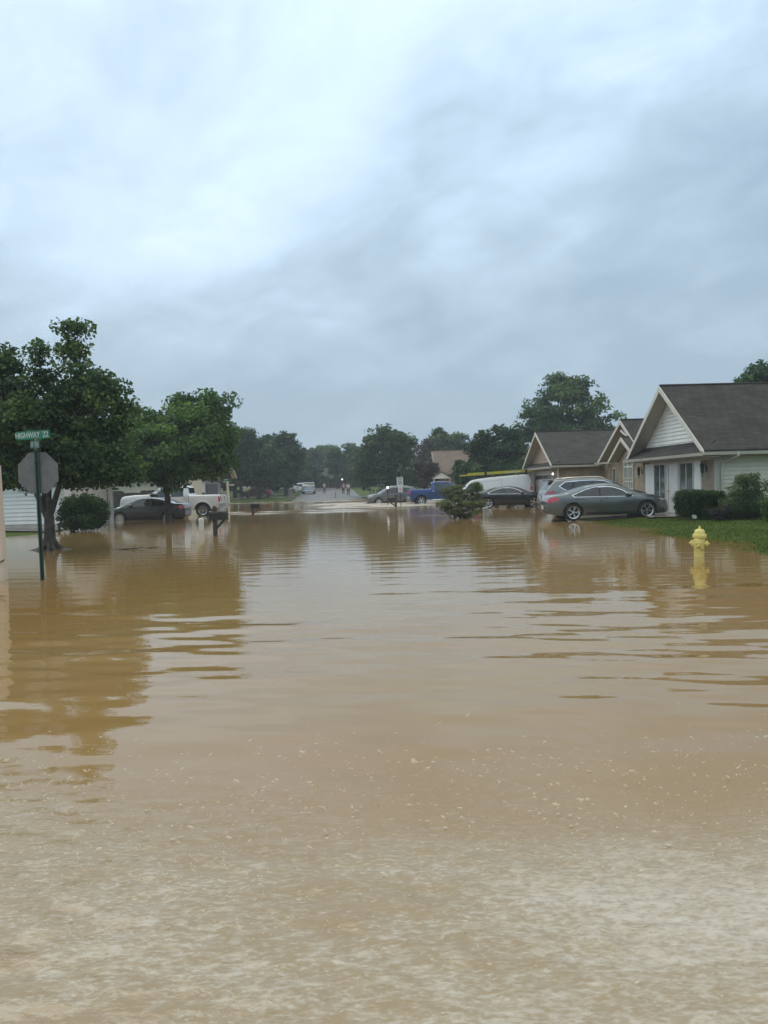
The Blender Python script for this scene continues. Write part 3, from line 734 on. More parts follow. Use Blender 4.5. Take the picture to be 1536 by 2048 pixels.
# dark trees beyond the red car
tree('broadleaf_tree', 'dark tree whose trunk rises in front of the red car', 'tree', 518, 992, 99.0,
     [(508, 925, 46, 50), (500, 882, 30, 22), (545, 935, 32, 30), (475, 925, 28, 32), (518, 945, 34, 16), (470, 895, 20, 18)], 11000, .36, LEAF_D, 103, .32, fork_z=2.2, bark=BARKD, clump=.9, nl=20, tint0=.35)
tree('broadleaf_tree', 'tall dark tree with a rounded knob on top, left of the foggy gap', 'tree', 572, 985, 112.0,
     [(572, 920, 40, 50), (570, 884, 20, 17), (572, 874, 14, 9), (555, 898, 22, 20), (592, 935, 20, 36), (585, 900, 20, 18), (560, 955, 36, 30)], 10000, .38, LEAF_D, 104, .3, fork_z=2.4, bark=BARKD, clump=.9, nl=18, tint0=.4)
tree('pine_tree', 'ragged pine top between the second maple and the knobbed tree', 'tree', 532, 985, 118.0,
     [(532, 915, 26, 40), (533, 880, 17, 12), (545, 893, 14, 12), (520, 893, 14, 14), (530, 945, 30, 30), (540, 872, 8, 7)], 7000, .36, LEAF_D, 105, .28, fork_z=3, bark=BARKD, clump=.7, nl=18, tint0=.35)
tree('broadleaf_tree', 'leafy tree right behind the second maple, left of the pine', 'tree', 470, 985, 108.0,
     [(470, 910, 32, 42), (478, 885, 24, 18), (455, 930, 36, 40), (490, 905, 20, 24), (440, 950, 44, 34)], 8000, .36, LEAF_N, 106, .3, fork_z=2.4, bark=BARKD, clump=.85, nl=14, tint0=.35)
tree('broadleaf_tree', 'low dark tree spreading behind the distant silver pickup', 'tree', 598, 985, 140.0,
     [(600, 945, 32, 24), (622, 950, 28, 20), (598, 925, 18, 14), (640, 962, 24, 14)], 6000, .45, LEAF_D, 107, .26, fork_z=1.8, bark=BARKD, clump=1.0, nl=10, tint0=.35)
tree('broadleaf_tree', 'low spreading tree on the lawn far behind the red car', 'tree', 482, 985, 132.0,
     [(470, 962, 34, 16), (500, 964, 36, 14), (450, 950, 30, 24), (530, 966, 26, 12), (560, 965, 26, 12)], 6500, .42, LEAF_D, 108, .28, fork_z=1.6, bark=BARKD, clump=.9, nl=12, tint0=.35)
# the far end of the street
far = [(628, 985, 172, [(628, 930, 20, 32), (628, 905, 12, 14), (610, 940, 16, 24)], 'small pointed far tree in the foggy gap', LEAF_G),
       (650, 985, 180, [(650, 935, 22, 34), (646, 906, 13, 14), (660, 915, 16, 22)], 'far tree left of the pale one, above the standing people', LEAF_N),
       (676, 985, 148, [(676, 932, 22, 30), (672, 910, 13, 14), (682, 906, 9, 10), (690, 925, 16, 24)], 'pale grey green far tree in the middle of the gap', LEAF_G),
       (700, 985, 150, [(700, 930, 24, 32), (698, 905, 15, 13), (712, 915, 15, 20)], 'far rounded tree directly left of the broad oak', LEAF_N),
       (728, 985, 182, [(726, 935, 26, 34), (730, 910, 16, 14)], 'far tree showing past the left edge of the broad oak', LEAF_G),
       (610, 985, 190, [(612, 935, 22, 30), (606, 918, 14, 14)], 'far tree showing past the right edge of the knobbed tree', LEAF_G)]
for i, (px, py, Y, L, lab, mt) in enumerate(far):
    tree('broadleaf_tree', lab, 'tree', px, py, Y, L, 4200, .52, mt, 120 + i, .3, fork_z=2.5, bark=BARKD, clump=1.1, nl=10, group='trees at the far end of the street', tint0=.5)
# right of the street
tree('oak_tree', 'broad round oak behind the speed limit sign', 'tree', 778, 985, 97.0,
     [(775, 910, 52, 44), (765, 878, 34, 24), (800, 880, 24, 20), (815, 888, 20, 22), (738, 925, 28, 34), (760, 948, 44, 32), (812, 930, 32, 34), (795, 958, 44, 24), (732, 955, 24, 26), (745, 888, 16, 16), (835, 950, 22, 24)], 17000, .34, LEAF_G, 130, .4,
     stems=[(-.2, 0), (.25, .1)], fork_z=2.2, bark=BARKD, clump=.85, nl=26, tint0=.42, nclump=260)
tree('ornamental_tree', 'small purplish tree beside the brown roofed house', 'tree', 850, 990, 84.0,
     [(850, 938, 24, 24), (838, 950, 18, 20), (866, 945, 16, 16), (852, 958, 26, 16)], 4500, .24, LEAF_P, 131, .16, fork_z=1.2, bark=BARKD, clump=.5, nl=14)
tree('broadleaf_tree', 'green tree rising above the brown roof', 'tree', 888, 985, 116.0,
     [(885, 890, 28, 30), (884, 872, 17, 14), (915, 890, 18, 26), (905, 905, 30, 24), (862, 900, 14, 18), (918, 876, 8, 10)], 8500, .36, LEAF_N, 132, .34, fork_z=3, bark=BARKD, clump=.8, nl=16, tint0=.5)
tree('bare_topped_tree', 'thin half bare tree left of the tree above the brown roof', 'tree', 848, 985, 112.0,
     [(848, 900, 14, 14), (856, 888, 9, 9), (840, 912, 14, 12)], 700, .34, LEAF_P, 133, .22, fork_z=4, bark=BARKD, clump=.9, nl=22)
tree('dark_tree', 'dark ragged tree standing behind the white van', 'tree', 992, 1000, 70.0,
     [(990, 915, 50, 46), (962, 895, 24, 26), (998, 868, 14, 16), (1020, 890, 26, 28), (945, 930, 22, 30), (1030, 920, 34, 36), (985, 945, 55, 26), (1022, 872, 12, 12), (968, 868, 8, 12), (935, 955, 20, 20)], 15000, .25, LEAF_D, 134, .26,
     stems=[(-.3, 0), (.2, .1), (.05, -.1)], fork_z=1.6, bark=BARKD, clump=.62, nl=34, tint0=.35, nclump=230)
tree('columnar_evergreen', 'narrow dark evergreen at the corner of the brown roofed house', 'tree', 917, 990, 80.0,
     [(918, 948, 9, 30), (918, 932, 7, 16)], 4200, .17, LEAF_H, 135, .09, fork_z=.6, bark=BARKD, clump=.28, nl=4, tint0=.6)
tree('columnar_evergreen', 'short blunt evergreen right of the narrow evergreen', 'tree', 930, 990, 79.0,
     [(931, 954, 8, 22)], 2600, .17, LEAF_H, 136, .08, fork_z=.5, bark=BARKD, clump=.28, nl=4, tint0=.55)
tree('large_tree', 'large full tree towering behind the middle house', 'tree', 1135, 1000, 84.0,
     [(1130, 822, 78, 58), (1078, 832, 42, 38), (1192, 840, 46, 34), (1140, 778, 50, 26), (1120, 765, 24, 16), (1160, 775, 26, 20), (1120, 868, 84, 46), (1060, 860, 28, 30), (1220, 862, 32, 26), (1185, 800, 30, 26), (1060, 805, 18, 16), (1240, 832, 12, 8)], 20000, .29, LEAF_N, 137, .42,
     stems=[(-.22, 0), (.22, .1), (0, -.1)], fork_z=3, bark=BARKD, clump=.75, nl=34, tint0=.45, nclump=320)
tree('tall_tree', 'tree top peering over the dark roof of the nearest house', 'tree', 1530, 1000, 52.0,
     [(1520, 765, 46, 32), (1556, 770, 60, 48), (1500, 790, 34, 24), (1540, 820, 70, 60), (1530, 742, 26, 14)], 14000, .22, LEAF_D, 138, .34, fork_z=3, bark=BARKD, clump=.55, nl=20, tint0=.5)
# behind the houses on the left
tree('broadleaf_tree', 'dark tree filling the space behind the left garage', 'tree', -20, 1010, 62.0,
     [(-30, 880, 90, 80), (60, 900, 70, 60), (20, 940, 90, 40)], 8000, .34, LEAF_D, 140, .3, fork_z=2, bark=BARKD, clump=.8, nl=12, tint0=.4)
tree('broadleaf_tree', 'tree behind the cream sided house between the two maples', 'tree', 215, 1000, 78.0,
     [(200, 900, 46, 50), (250, 915, 50, 44), (160, 915, 50, 50)], 8000, .34, LEAF_D, 141, .3, fork_z=2.4, bark=BARKD, clump=.8, nl=12, tint0=.4)
tree('broadleaf_tree', 'tree behind the grey house right of the second maple', 'tree', 420, 990, 92.0,
     [(410, 920, 50, 40), (440, 905, 34, 32), (380, 925, 40, 34)], 8000, .34, LEAF_D, 142, .3, fork_z=2.4, bark=BARKD, clump=.8, nl=12, tint0=.35)
# shrubs
shrub('bush', 'lone bush standing in the flood before the white van', 'bush', 920, 1036, 34.6,
      [(905, 990, 30, 21), (940, 984, 24, 18), (920, 1008, 44, 16), (890, 1012, 20, 14), (950, 1010, 20, 16), (955, 974, 13, 9), (925, 1026, 36, 10), (912, 972, 14, 9)], 9500, .070, LEAF_O, 150, base_z=-.15, stems=30, clump=.17, stem_r=.02, nclump=240, flat=.45, up=.9)
shrub('bush', 'rounded dark bush by the white garage behind the near maple', 'bush', 168, 1052, 31.6,
      [(160, 1014, 40, 28), (180, 1008, 30, 20), (192, 1028, 24, 20), (140, 1030, 24, 18), (168, 1042, 44, 14), (168, 1048, 38, 8)], 15000, .085, LEAF_H, 151, base_z=.02, clump=.22, tint0=.55, nclump=260)
shrub('clipped_hedge', 'square clipped hedge right of the white front door', 'hedge', 1392, 1036, 26.6,
      [(1384, 1008, 29, 25), (1418, 1010, 24, 26), (1440, 1013, 12, 22)], 46000, .038, LEAF_H, 152, clump=.10, flat=.9, tint0=.55, nclump=800, box=True)
shrub('shrub', 'loose arching shrub against the cream siding wall', 'shrub', 1488, 1036, 25.6,
      [(1490, 985, 34, 26), (1500, 962, 28, 16), (1465, 990, 20, 20), (1525, 975, 20, 26), (1500, 1012, 42, 20), (1455, 1010, 14, 14)], 10000, .050, LEAF_O, 153, stems=18, clump=.17, tint0=.35, nclump=170)
shrub('shrub', 'low dark brownish shrub between the hedge and the arching shrub', 'shrub', 1440, 1038, 25.2,
      [(1436, 1026, 17, 13), (1455, 1024, 16, 14)], 2600, .05, LEAF_P, 154, clump=.12, nclump=90, tint0=.12)
shrub('shrub', 'dark low shrub below the arching shrub', 'shrub', 1490, 1040, 25.0,
      [(1480, 1024, 18, 15), (1505, 1020, 20, 18)], 8000, .042, LEAF_H, 155, clump=.14, nclump=120, tint0=.4)
shrub('shrub', 'bright yellow green shrub at the far right edge', 'shrub', 1540, 1045, 23.6,
      [(1540, 1010, 16, 30), (1545, 1030, 16, 16)], 6000, .042, LEAF_Y, 156, clump=.13, nclump=100, tint0=.5)
shrub('bush', 'small green bush before the grey house behind the white pickup', 'bush', 388, 1000, 66.0,
      [(388, 985, 14, 10), (395, 990, 14, 10)], 1600, .14, LEAF_Y, 157, clump=.22, base_z=.1)
shrub('bush', 'low bush on the lawn in front of the red car', 'bush', 478, 992, 101.0,
      [(478, 985, 12, 6), (492, 988, 12, 4)], 1200, .18, LEAF_D, 158, clump=.25, tint0=.7)
# ---------------------------------------------------------------- houses
def laps_y(mb, x0, x1, y, z0, z1, row=.115, clip=None):      # lap siding on a wall facing -y
    z = z0
    while z < z1 - .01:
        zt = min(z + row, z1); a0, a1 = x0, x1
        mb.add([(a0, y, zt), (a1, y, zt), (a1, y - .036, z), (a0, y - .036, z), (a0, y, z), (a1, y, z)], [(0, 1, 2, 3), (3, 2, 5, 4)])
        z += row
def laps_x(mb, y0, y1, x, z0, z1, sgn=-1, row=.115, clip=None):   # lap siding on a wall facing -x (sgn -1) or +x
    z = z0
    while z < z1 - .01:
        zt = min(z + row, z1); a = clip(z) if clip else (y0, y1); b = clip(zt) if clip else (y0, y1)
        if a[1] - a[0] > .05:
            mb.add([(x, b[0], zt), (x, b[1], zt), (x + sgn * .036, a[1], z), (x + sgn * .036, a[0], z), (x, a[0], z), (x, a[1], z)], [(0, 1, 2, 3), (3, 2, 5, 4)])
        z += row
def roof_x(root, x0, x1, y0, y1, ze, zr, m, rake_x=None, th=.10, yr=None, rake_m=None, xw=None, soffit=True, gutter=True, rw=.17):
    """gable roof, ridge along x; rake_x = -1 / +1: which end shows its boards, xw = wall plane under that end"""
    yr = (y0 + y1) / 2 if yr is None else yr
    mb = MB()
    for (ya, yb) in ((y0, yr), (y1, yr)):
        mb.slab([(x0, ya, ze), (x1, ya, ze), (x1, yb, zr), (x0, yb, zr)], (0, 0, th))
    mb.tube([(x0, yr, zr + th + .005), (x1, yr, zr + th + .005)], .05, 6)
    rf = mb.build('roof', m, root)
    if rake_x:
        xe = x0 if rake_x < 0 else x1
        for (ya, yb) in ((y0, yr), (y1, yr)):
            b = MB(); s = rake_x
            b.slab([(xe + s * .003, ya, ze - rw * .55), (xe + s * .003, ya, ze + th - .015), (xe + s * .003, yb, zr + th - .015), (xe + s * .003, yb, zr - rw * .75)], (s * .03, 0, 0))
            b.build('rake_board', rake_m or TRIM, root)
        if xw is not None and soffit:
            for (ya, yb) in ((y0, yr), (y1, yr)):
                b = MB(); b.slab([(xe, ya, ze - .012), (xw, ya, ze - .012), (xw, yb, zr - .012), (xe, yb, zr - .012)], (0, 0, -.02))
                b.build('soffit', SOFFIT, root)
    return rf
def gutter_y(root, x0, x1, y, z, m=None):    # along x at the eave
    b = MB(); b.slab([(x0, y, z), (x0, y - .10, z), (x0, y - .12, z + .11), (x0, y, z + .11)], (x1 - x0, 0, 0)); b.build('gutter', m or GUTTERM, root)
def gutter_x(root, y0, y1, x, z, m=None):
    b = MB(); b.slab([(x, y0, z), (x - .10, y0, z), (x - .12, y0, z + .11), (x, y0, z + .11)], (0, y1 - y0, 0)); b.build('gutter', m or GUTTERM, root)
def window_x(root, x, y0, y1, z0, z1, mull=(), bars=(), glass=None, fw=.06, s=-1, proud=.05):
    """window in a wall whose face is at x, looking towards s"""
    f = MB(); xa, xb = x, x + s * proud
    f.box(xa, xb, y0, y0 + fw, z0, z1); f.box(xa, xb, y1 - fw, y1, z0, z1)
    f.box(xa, xb, y0 + fw, y1 - fw, z0, z0 + fw); f.box(xa, xb, y0 + fw, y1 - fw, z1 - fw, z1)
    for q in mull: f.box(xa, xb - s * .004, q - fw * .45, q + fw * .45, z0 + fw, z1 - fw)
    for q in bars: f.box(xa, xb - s * .012, y0 + fw, y1 - fw, q - fw * .25, q + fw * .25)
    o = f.build('window', TRIM, root)
    p = MB(); p.box(x + s * .004, x + s * .018, y0 + fw * .5, y1 - fw * .5, z0 + fw * .5, z1 - fw * .5); p.build('pane', glass or GLASS, o)
    return o
def lantern(root, c, out=(-1, 0)):
    c = Vector(c); mb = MB(); o = Vector((out[0], out[1], 0))
    mb.lathe([(.0, -.17), (.055, -.15), (.075, .10), (.10, .12), (.05, .20), (.012, .24), (.0, .27)], 8, c=c + o * .16)
    mb.lathe([(.03, -.26), (.012, -.17), (.012, -.15)], 8, c=c + o * .16)
    mb.tube([c + Vector((0, 0, .02)), c + o * .06 + Vector((0, 0, .28)), c + o * .16 + Vector((0, 0, .25))], .012, 6)
    mb.cbox(c + o * .012, (.03 if out[0] else .10, .10 if out[0] else .03, .2))
    return mb.build('wall_lantern', IRON, root)
def downspout(root, pts, r=.04, m=None):
    mb = MB(); mb.tube(pts, r, 4); return mb.build('downspout', m or TRIM, root)

# --- nearest house, right (its garage end is closed in with panels, windows and a door)
def house_near():
    base = Vector((11.85, 27.6, 0))
    root = empty('house', base, R(1.0))
    tag(root, 'nearest house, dark roof over a white siding gable and white front door', 'house')
    M = Matrix.Translation(-base)
    def done():
        for c in root.children: c.data.transform(M)
    xg = 11.85; ya, yb = 27.6, 34.75; ye0, ye1, yr = 27.08, 35.25, 31.15; ze, zr = 2.42, 5.18; x1 = 27.0
    roof_x(root, 11.28, x1, ye0, ye1, ze, zr, SHINGLE, -1, yr=yr, xw=xg + .05, rw=.2)
    w = MB(); w.box(xg, xg + .2, ya, yb, -.3, 2.40); w.box(xg + .2, x1 - .2, yb - .2, yb, -.3, 2.40); w.box(x1 - .2, x1, ya, yb, -.3, 2.4)
    w.build('brick_wall', BRICK, root)
    w = MB(); w.box(xg + .2, x1 - .2, ya + .02, ya + .2, -.3, 2.38); laps_y(w, xg + .2, x1 - .2, ya + .02, .12, 2.33, .15); w.build('siding_wall', CREAM, root)
    w = MB(); w.box(xg + .003, xg + .2, ya - .045, ya - .003, -.2, 2.33); w.build('corner_board', SOFFIT, root)
    # siding gable above the skirt roof
    g = MB(); sl = (zr - ze) / (yr - ye0)
    def clip(z):
        d = (z - ze) / sl
        return (ye0 + d + .06, ye1 - d * (ye1 - yr) / (yr - ye0) - .06)
    a = clip(2.4); g.slab([(xg + .06, a[0], 2.4), (xg + .06, a[1], 2.4), (xg + .06, yr, zr - .06)], (.1, 0, 0))
    laps_x(g, 0, 0, xg + .05, 2.80, zr - .1, -1, .155, clip); g.build('gable_siding', WHITE, root)
    s = MB(); s.slab([(11.22, ya - .45, 2.40), (11.22, yb + .4, 2.40), (xg + .05, yb + .1, 2.86), (xg + .05, ya - .05, 2.86)], (0, 0, .05)); s.build('skirt_roof', SHINGLE, root)
    gutter_x(root, ye0 - .02, ye1, 11.22, 2.31); gutter_y(root, 11.25, x1, ye0 + .02, 2.33)
    s = MB(); s.box(11.26, xg - .003, ya - .5, yb + .45, 2.27, 2.30); s.box(xg, x1, ye0 + .03, ya + .0, 2.34, 2.37); s.build('eave_soffit', SOFFIT, root)
    b = MB(); b.box(xg - .035, xg - .002, ya + .02, yb - .9, 2.19, 2.268); b.build('frieze_board', TRIM, root)
    # infill of the old garage door
    b = MB(); b.box(xg - .02, xg - .002, 28.62, 34.38, .02, 2.188)
    for q0, q1 in ((33.30, 34.36), (28.64, 29.2)):
        b.box(xg - .045, xg - .02, q0, q1, .06, 2.18)
    b.build('infill_panel', WHITE, root)
    window_x(root, xg - .02, 31.98, 33.29, .70, 2.17, (32.62,), glass=BLIND); window_x(root, xg - .02, 29.22, 30.55, .70, 2.17, (29.9,), glass=BLIND)
    for q0, q1 in ((31.98, 33.29), (29.22, 30.55)):
        b = MB(); b.box(xg - .055, xg - .02, q0, q1, .05, .69); b.build('kick_panel', TRIM, root)
    d = MB(); d.box(xg - .06, xg - .021, 30.70, 31.62, .09, 2.12)
    for z0, z1 in ((.25, .95), (1.1, 1.95)):
        for y0 in (30.80, 31.22): d.box(xg - .068, xg - .06, y0, y0 + .3, z0, z1)
    door = d.build('front_door', DOORW, root)
    f = MB(); f.box(xg - .09, xg - .02, 30.58, 30.69, .05, 2.18); f.box(xg - .09, xg - .02, 31.63, 31.74, .05, 2.18); f.box(xg - .09, xg - .02, 30.69, 31.63, 2.125, 2.18); f.build('door_frame', TRIM, root)
    k = MB(); k.lathe([(0, -.09), (.03, -.085), (.032, -.05), (.014, -.045), (.014, 0)], 10, 'X', (xg - .06, 31.54, 1.02)); h_ = k.build('door_handle', mat('brass', (.4, .28, .1), .3, 1), door, 40)
    h_.data.transform(M)
    lantern(root, (xg - .003, 28.2, 1.86)); lantern(root, (xg - .003, 34.85, 1.86))
    downspout(root, [(12.45, 27.02, 2.42), (12.45, 26.98, 2.30), (12.12, 27.46, 2.08), (12.10, 27.50, 1.8), (12.10, 27.50, .0)], .05, GUTTERM)
    b = MB(); b.box(11.2, xg - .1, 30.3, 32.0, -.2, .075); b.build('doorstep', CONC, root)
    done()
    for c in root.children:
        if c.name.startswith('window'):
            for q in c.children: q.data.transform(M)
house_near()

def arch_window(root, x, yc, w, z0, zs, s=-1):
    f = MB(); n = 14; r = w / 2; q = .07
    o = [(yc - r, z0), (yc + r, z0)] + [(yc + r * math.cos(math.pi * i / n), zs + r * math.sin(math.pi * i / n)) for i in range(n + 1)]
    ri = r - q
    i_ = [(yc - ri, z0 + q), (yc + ri, z0 + q)] + [(yc + ri * math.cos(math.pi * i / n), zs + ri * math.sin(math.pi * i / n)) for i in range(n + 1)]
    m_ = len(o); xa, xb = x, x + s * .06
    vs = [(xa, *p) for p in o] + [(xb, *p) for p in o] + [(xb, *p) for p in i_] + [(xa, *p) for p in i_]
    fs = []
    for k in range(m_):
        l = (k + 1) % m_
        for a, b in ((0, 1), (1, 2), (2, 3)): fs.append((a * m_ + k, a * m_ + l, b * m_ + l, b * m_ + k))
    f.add(vs, fs)
    f.box(xa, xb - s * .004, yc - .04, yc + .04, z0 + q, zs); f.box(xa, xb - s * .006, yc - ri, yc + ri, zs - .05, zs + .05); f.box(xa, xb - s * .008, yc - ri, yc + ri, (z0 + zs) / 2 - .02, (z0 + zs) / 2 + .02)
    f.box(xa, xb - s * .008, yc - ri, yc + ri, z0 + .38, z0 + .44)
    for a in (45, 90, 135): f.tube([(xb - s * .01, yc, zs), (xb - s * .01, yc + ri * math.cos(R(a)), zs + ri * math.sin(R(a)))], .018, 5)
    for y in (yc - ri * .5, yc + ri * .5): f.box(xa, xb - s * .010, y - .012, y + .012, z0 + q, zs)
    ob = f.build('arched_window', TRIM, root)
    p = MB(); p.slab([(x + s * .005, *q_) for q_ in o], (s * .012, 0, 0)); p.build('pane', GLASSL, ob)
    # brick arch
    b = MB(); n2 = 18
    for i in range(n2):
        a0, a1 = math.pi * i / n2, math.pi * (i + .86) / n2
        b.slab([(x, yc + rr * math.cos(a), zs + rr * math.sin(a)) for rr, a in ((r + .01, a0), (r + .22, a0), (r + .22, a1), (r + .01, a1))], (s * .03, 0, 0))
    b.build('brick_arch', BRICK, root)

def house_middle():
    root = empty('house', (10.4, 45.5, 0)); tag(root, 'middle brick house with tan gabled garage, double gable and arched window', 'house')
    M = Matrix.Translation((-10.4, -45.5, 0))
    # garage wing
    roof_x(root, 9.85, 19, 45.0, 54.3, 2.43, 4.62, SHINGLE, -1, yr=49.6, xw=10.4)
    w = MB(); w.box(10.4, 10.6, 45.5, 47.45, -.3, 2.4); w.box(10.4, 10.6, 52.75, 53.8, -.3, 2.4); w.box(10.4, 10.6, 47.45, 52.75, 2.1, 2.4); w.box(10.6, 13.0, 45.5, 45.7, -.3, 2.4)
    w.box(10.6, 19, 53.6, 53.8, -.3, 2.4); w.build('brick_wall', BRICK, root)
    g = MB(); sl = (4.62 - 2.43) / 4.6
    def clip(z): d = (z - 2.43) / sl; return (45.0 + d + .08, 54.3 - d - .08)
    a = clip(2.43); g.slab([(10.42, a[0], 2.4), (10.42, a[1], 2.4), (10.42, 49.6, 4.56)], (.1, 0, 0))
    laps_x(g, 0, 0, 10.41, 2.72, 4.5, -1, .24, clip); g.build('gable_siding', TAN, root)
    s = MB(); s.slab([(9.8, 45.05, 2.40), (9.8, 54.25, 2.40), (10.45, 54.0, 2.72), (10.45, 45.3, 2.72)], (0, 0, .05)); s.build('skirt_roof', SHINGLE, root)
    gutter_x(root, 45.0, 54.2, 9.8, 2.30); gutter_y(root, 9.85, 12.6, 45.02, 2.34)
    s = MB(); s.box(9.85, 10.39, 45.05, 54.2, 2.27, 2.30); s.box(10.4, 13.0, 45.05, 45.49, 2.34, 2.37); s.build('eave_soffit', SOFFIT, root)
    d = MB(); d.box(10.44, 10.50, 47.45, 52.75, .02, 2.1)
    for r_ in range(4):
        for c in range(8):
            y0 = 47.55 + c * .65; z0 = .08 + r_ * .5
            if r_ < 3: d.box(10.425, 10.439, y0 + .03, y0 + .60, z0 + .06, z0 + .44)
    gd = d.build('garage_door', DOORW, root)
    for c in range(8):
        y0 = 47.55 + c * .65
        for k in range(2):
            p = MB(); p.box(10.420, 10.439, y0 + .06 + k * .31, y0 + .25 + k * .31, 1.68, 1.93); p.build('pane', GLASS, gd)
    f = MB(); f.box(10.37, 10.51, 47.33, 47.45, 0, 2.2); f.box(10.37, 10.51, 52.75, 52.87, 0, 2.2); f.box(10.37, 10.51, 47.45, 52.75, 2.1, 2.2); f.build('garage_door_frame', TRIM, root)
    l = MB(); l.lathe([(0, -.09), (.065, -.05), (.07, .02), (.03, .08), (0, .10)], 12, c=(10.24, 46.5, 1.98)); l.build('lit_wall_lamp', LAMPON, root, 50)
    downspout(root, [(10.28, 45.15, 2.4), (10.3, 45.4, 2.15), (10.3, 45.42, .0)], .06)
    # main block: large gable, small gable with the arched window
    roof_x(root, 12.45, 22, 36.8, 44.6, 2.52, 4.55, SHINGLE, -1, yr=40.3, xw=13.0)
    w = MB(); w.box(13.0, 13.2, 37.3, 45.5, -.3, 2.5); w.slab([(13.02, 37.2, 2.5), (13.02, 44.3, 2.5), (13.02, 40.3, 4.45)], (.15, 0, 0)); w.box(13.2, 22, 37.3, 37.5, -.3, 2.5)
    w.build('brick_wall', BRICK, root)
    roof_x(root, 12.02, 13.2, 36.55, 41.1, 2.46, 3.58, SHINGLE, -1, yr=38.85, xw=12.5, rw=.15)
    w = MB(); w.box(12.5, 13.0, 36.9, 40.75, -.3, 2.45); w.slab([(12.5, 36.75, 2.45), (12.5, 40.95, 2.45), (12.5, 38.85, 3.5)], (.5, 0, 0)); w.build('bay_wall', BRICK, root)
    arch_window(root, 12.5, 39.15, 1.5, 1.02, 2.18)
    window_x(root, 13.0, 43.0, 43.5, .9, 2.2, glass=GLASS)
    f = MB(); f.slab([(12.40, 40.2, 4.15), (12.40, 39.2, 3.80), (12.40, 39.2, 3.68), (12.40, 40.2, 4.03)], (.03, 0, 0)); f.build('gable_bracket', TRIM, root)
    gutter_x(root, 40.9, 44.9, 12.42, 2.42)
    for c in root.children:
        c.data.transform(M)
        for q in c.children: q.data.transform(M)
house_middle()

def house_brown():
    root = empty('house', (10, 84, 0)); tag(root, 'far house with plain brown roof and tan wall behind the blue pickup', 'house')
    M = Matrix.Translation((-10, -84, 0))
    roof_x(root, 5.6, 17, 82.6, 92.2, 2.62, 5.15, SHINGLEB, -1, yr=87.4, xw=6.0)
    w = MB(); w.box(6.0, 16.6, 83.2, 91.6, -.3, 2.6); w.slab([(6.0, 83.0, 2.6), (6.0, 91.8, 2.6), (6.0, 87.4, 5.0)], (.2, 0, 0)); w.build('wall', mat('tan_stucco', (.34, .29, .22), .8), root)
    gutter_y(root, 5.6, 17, 82.6, 2.55)
    # white gabled porch
    p = MB(); p.slab([(5.2, 81.4, 2.1), (7.2, 81.4, 2.1), (6.2, 81.4, 2.75)], (0, 1.9, 0)); p.build('porch_gable', WHITE, root)
    for x in (5.3, 6.98):
        p = MB(); p.box(x, x + .12, 81.42, 81.54, -.2, 2.1); p.build('porch_post', TRIM, root)
    p = MB(); p.slab([(5.1, 81.3, 2.10), (6.2, 81.3, 2.80), (6.2, 83.3, 2.80), (5.1, 83.3, 2.10)], (0, 0, .06)); p.slab([(7.3, 81.3, 2.10), (6.2, 81.3, 2.80), (6.2, 83.3, 2.80), (7.3, 83.3, 2.10)], (0, 0, .06)); p.build('porch_roof', SHINGLEB, root)
    p = MB(); p.box(5.55, 6.8, 83.14, 83.19, .1, 1.95); p.build('garage_door', GREYSIDE, root)
    for c in root.children: c.data.transform(M)
house_brown()

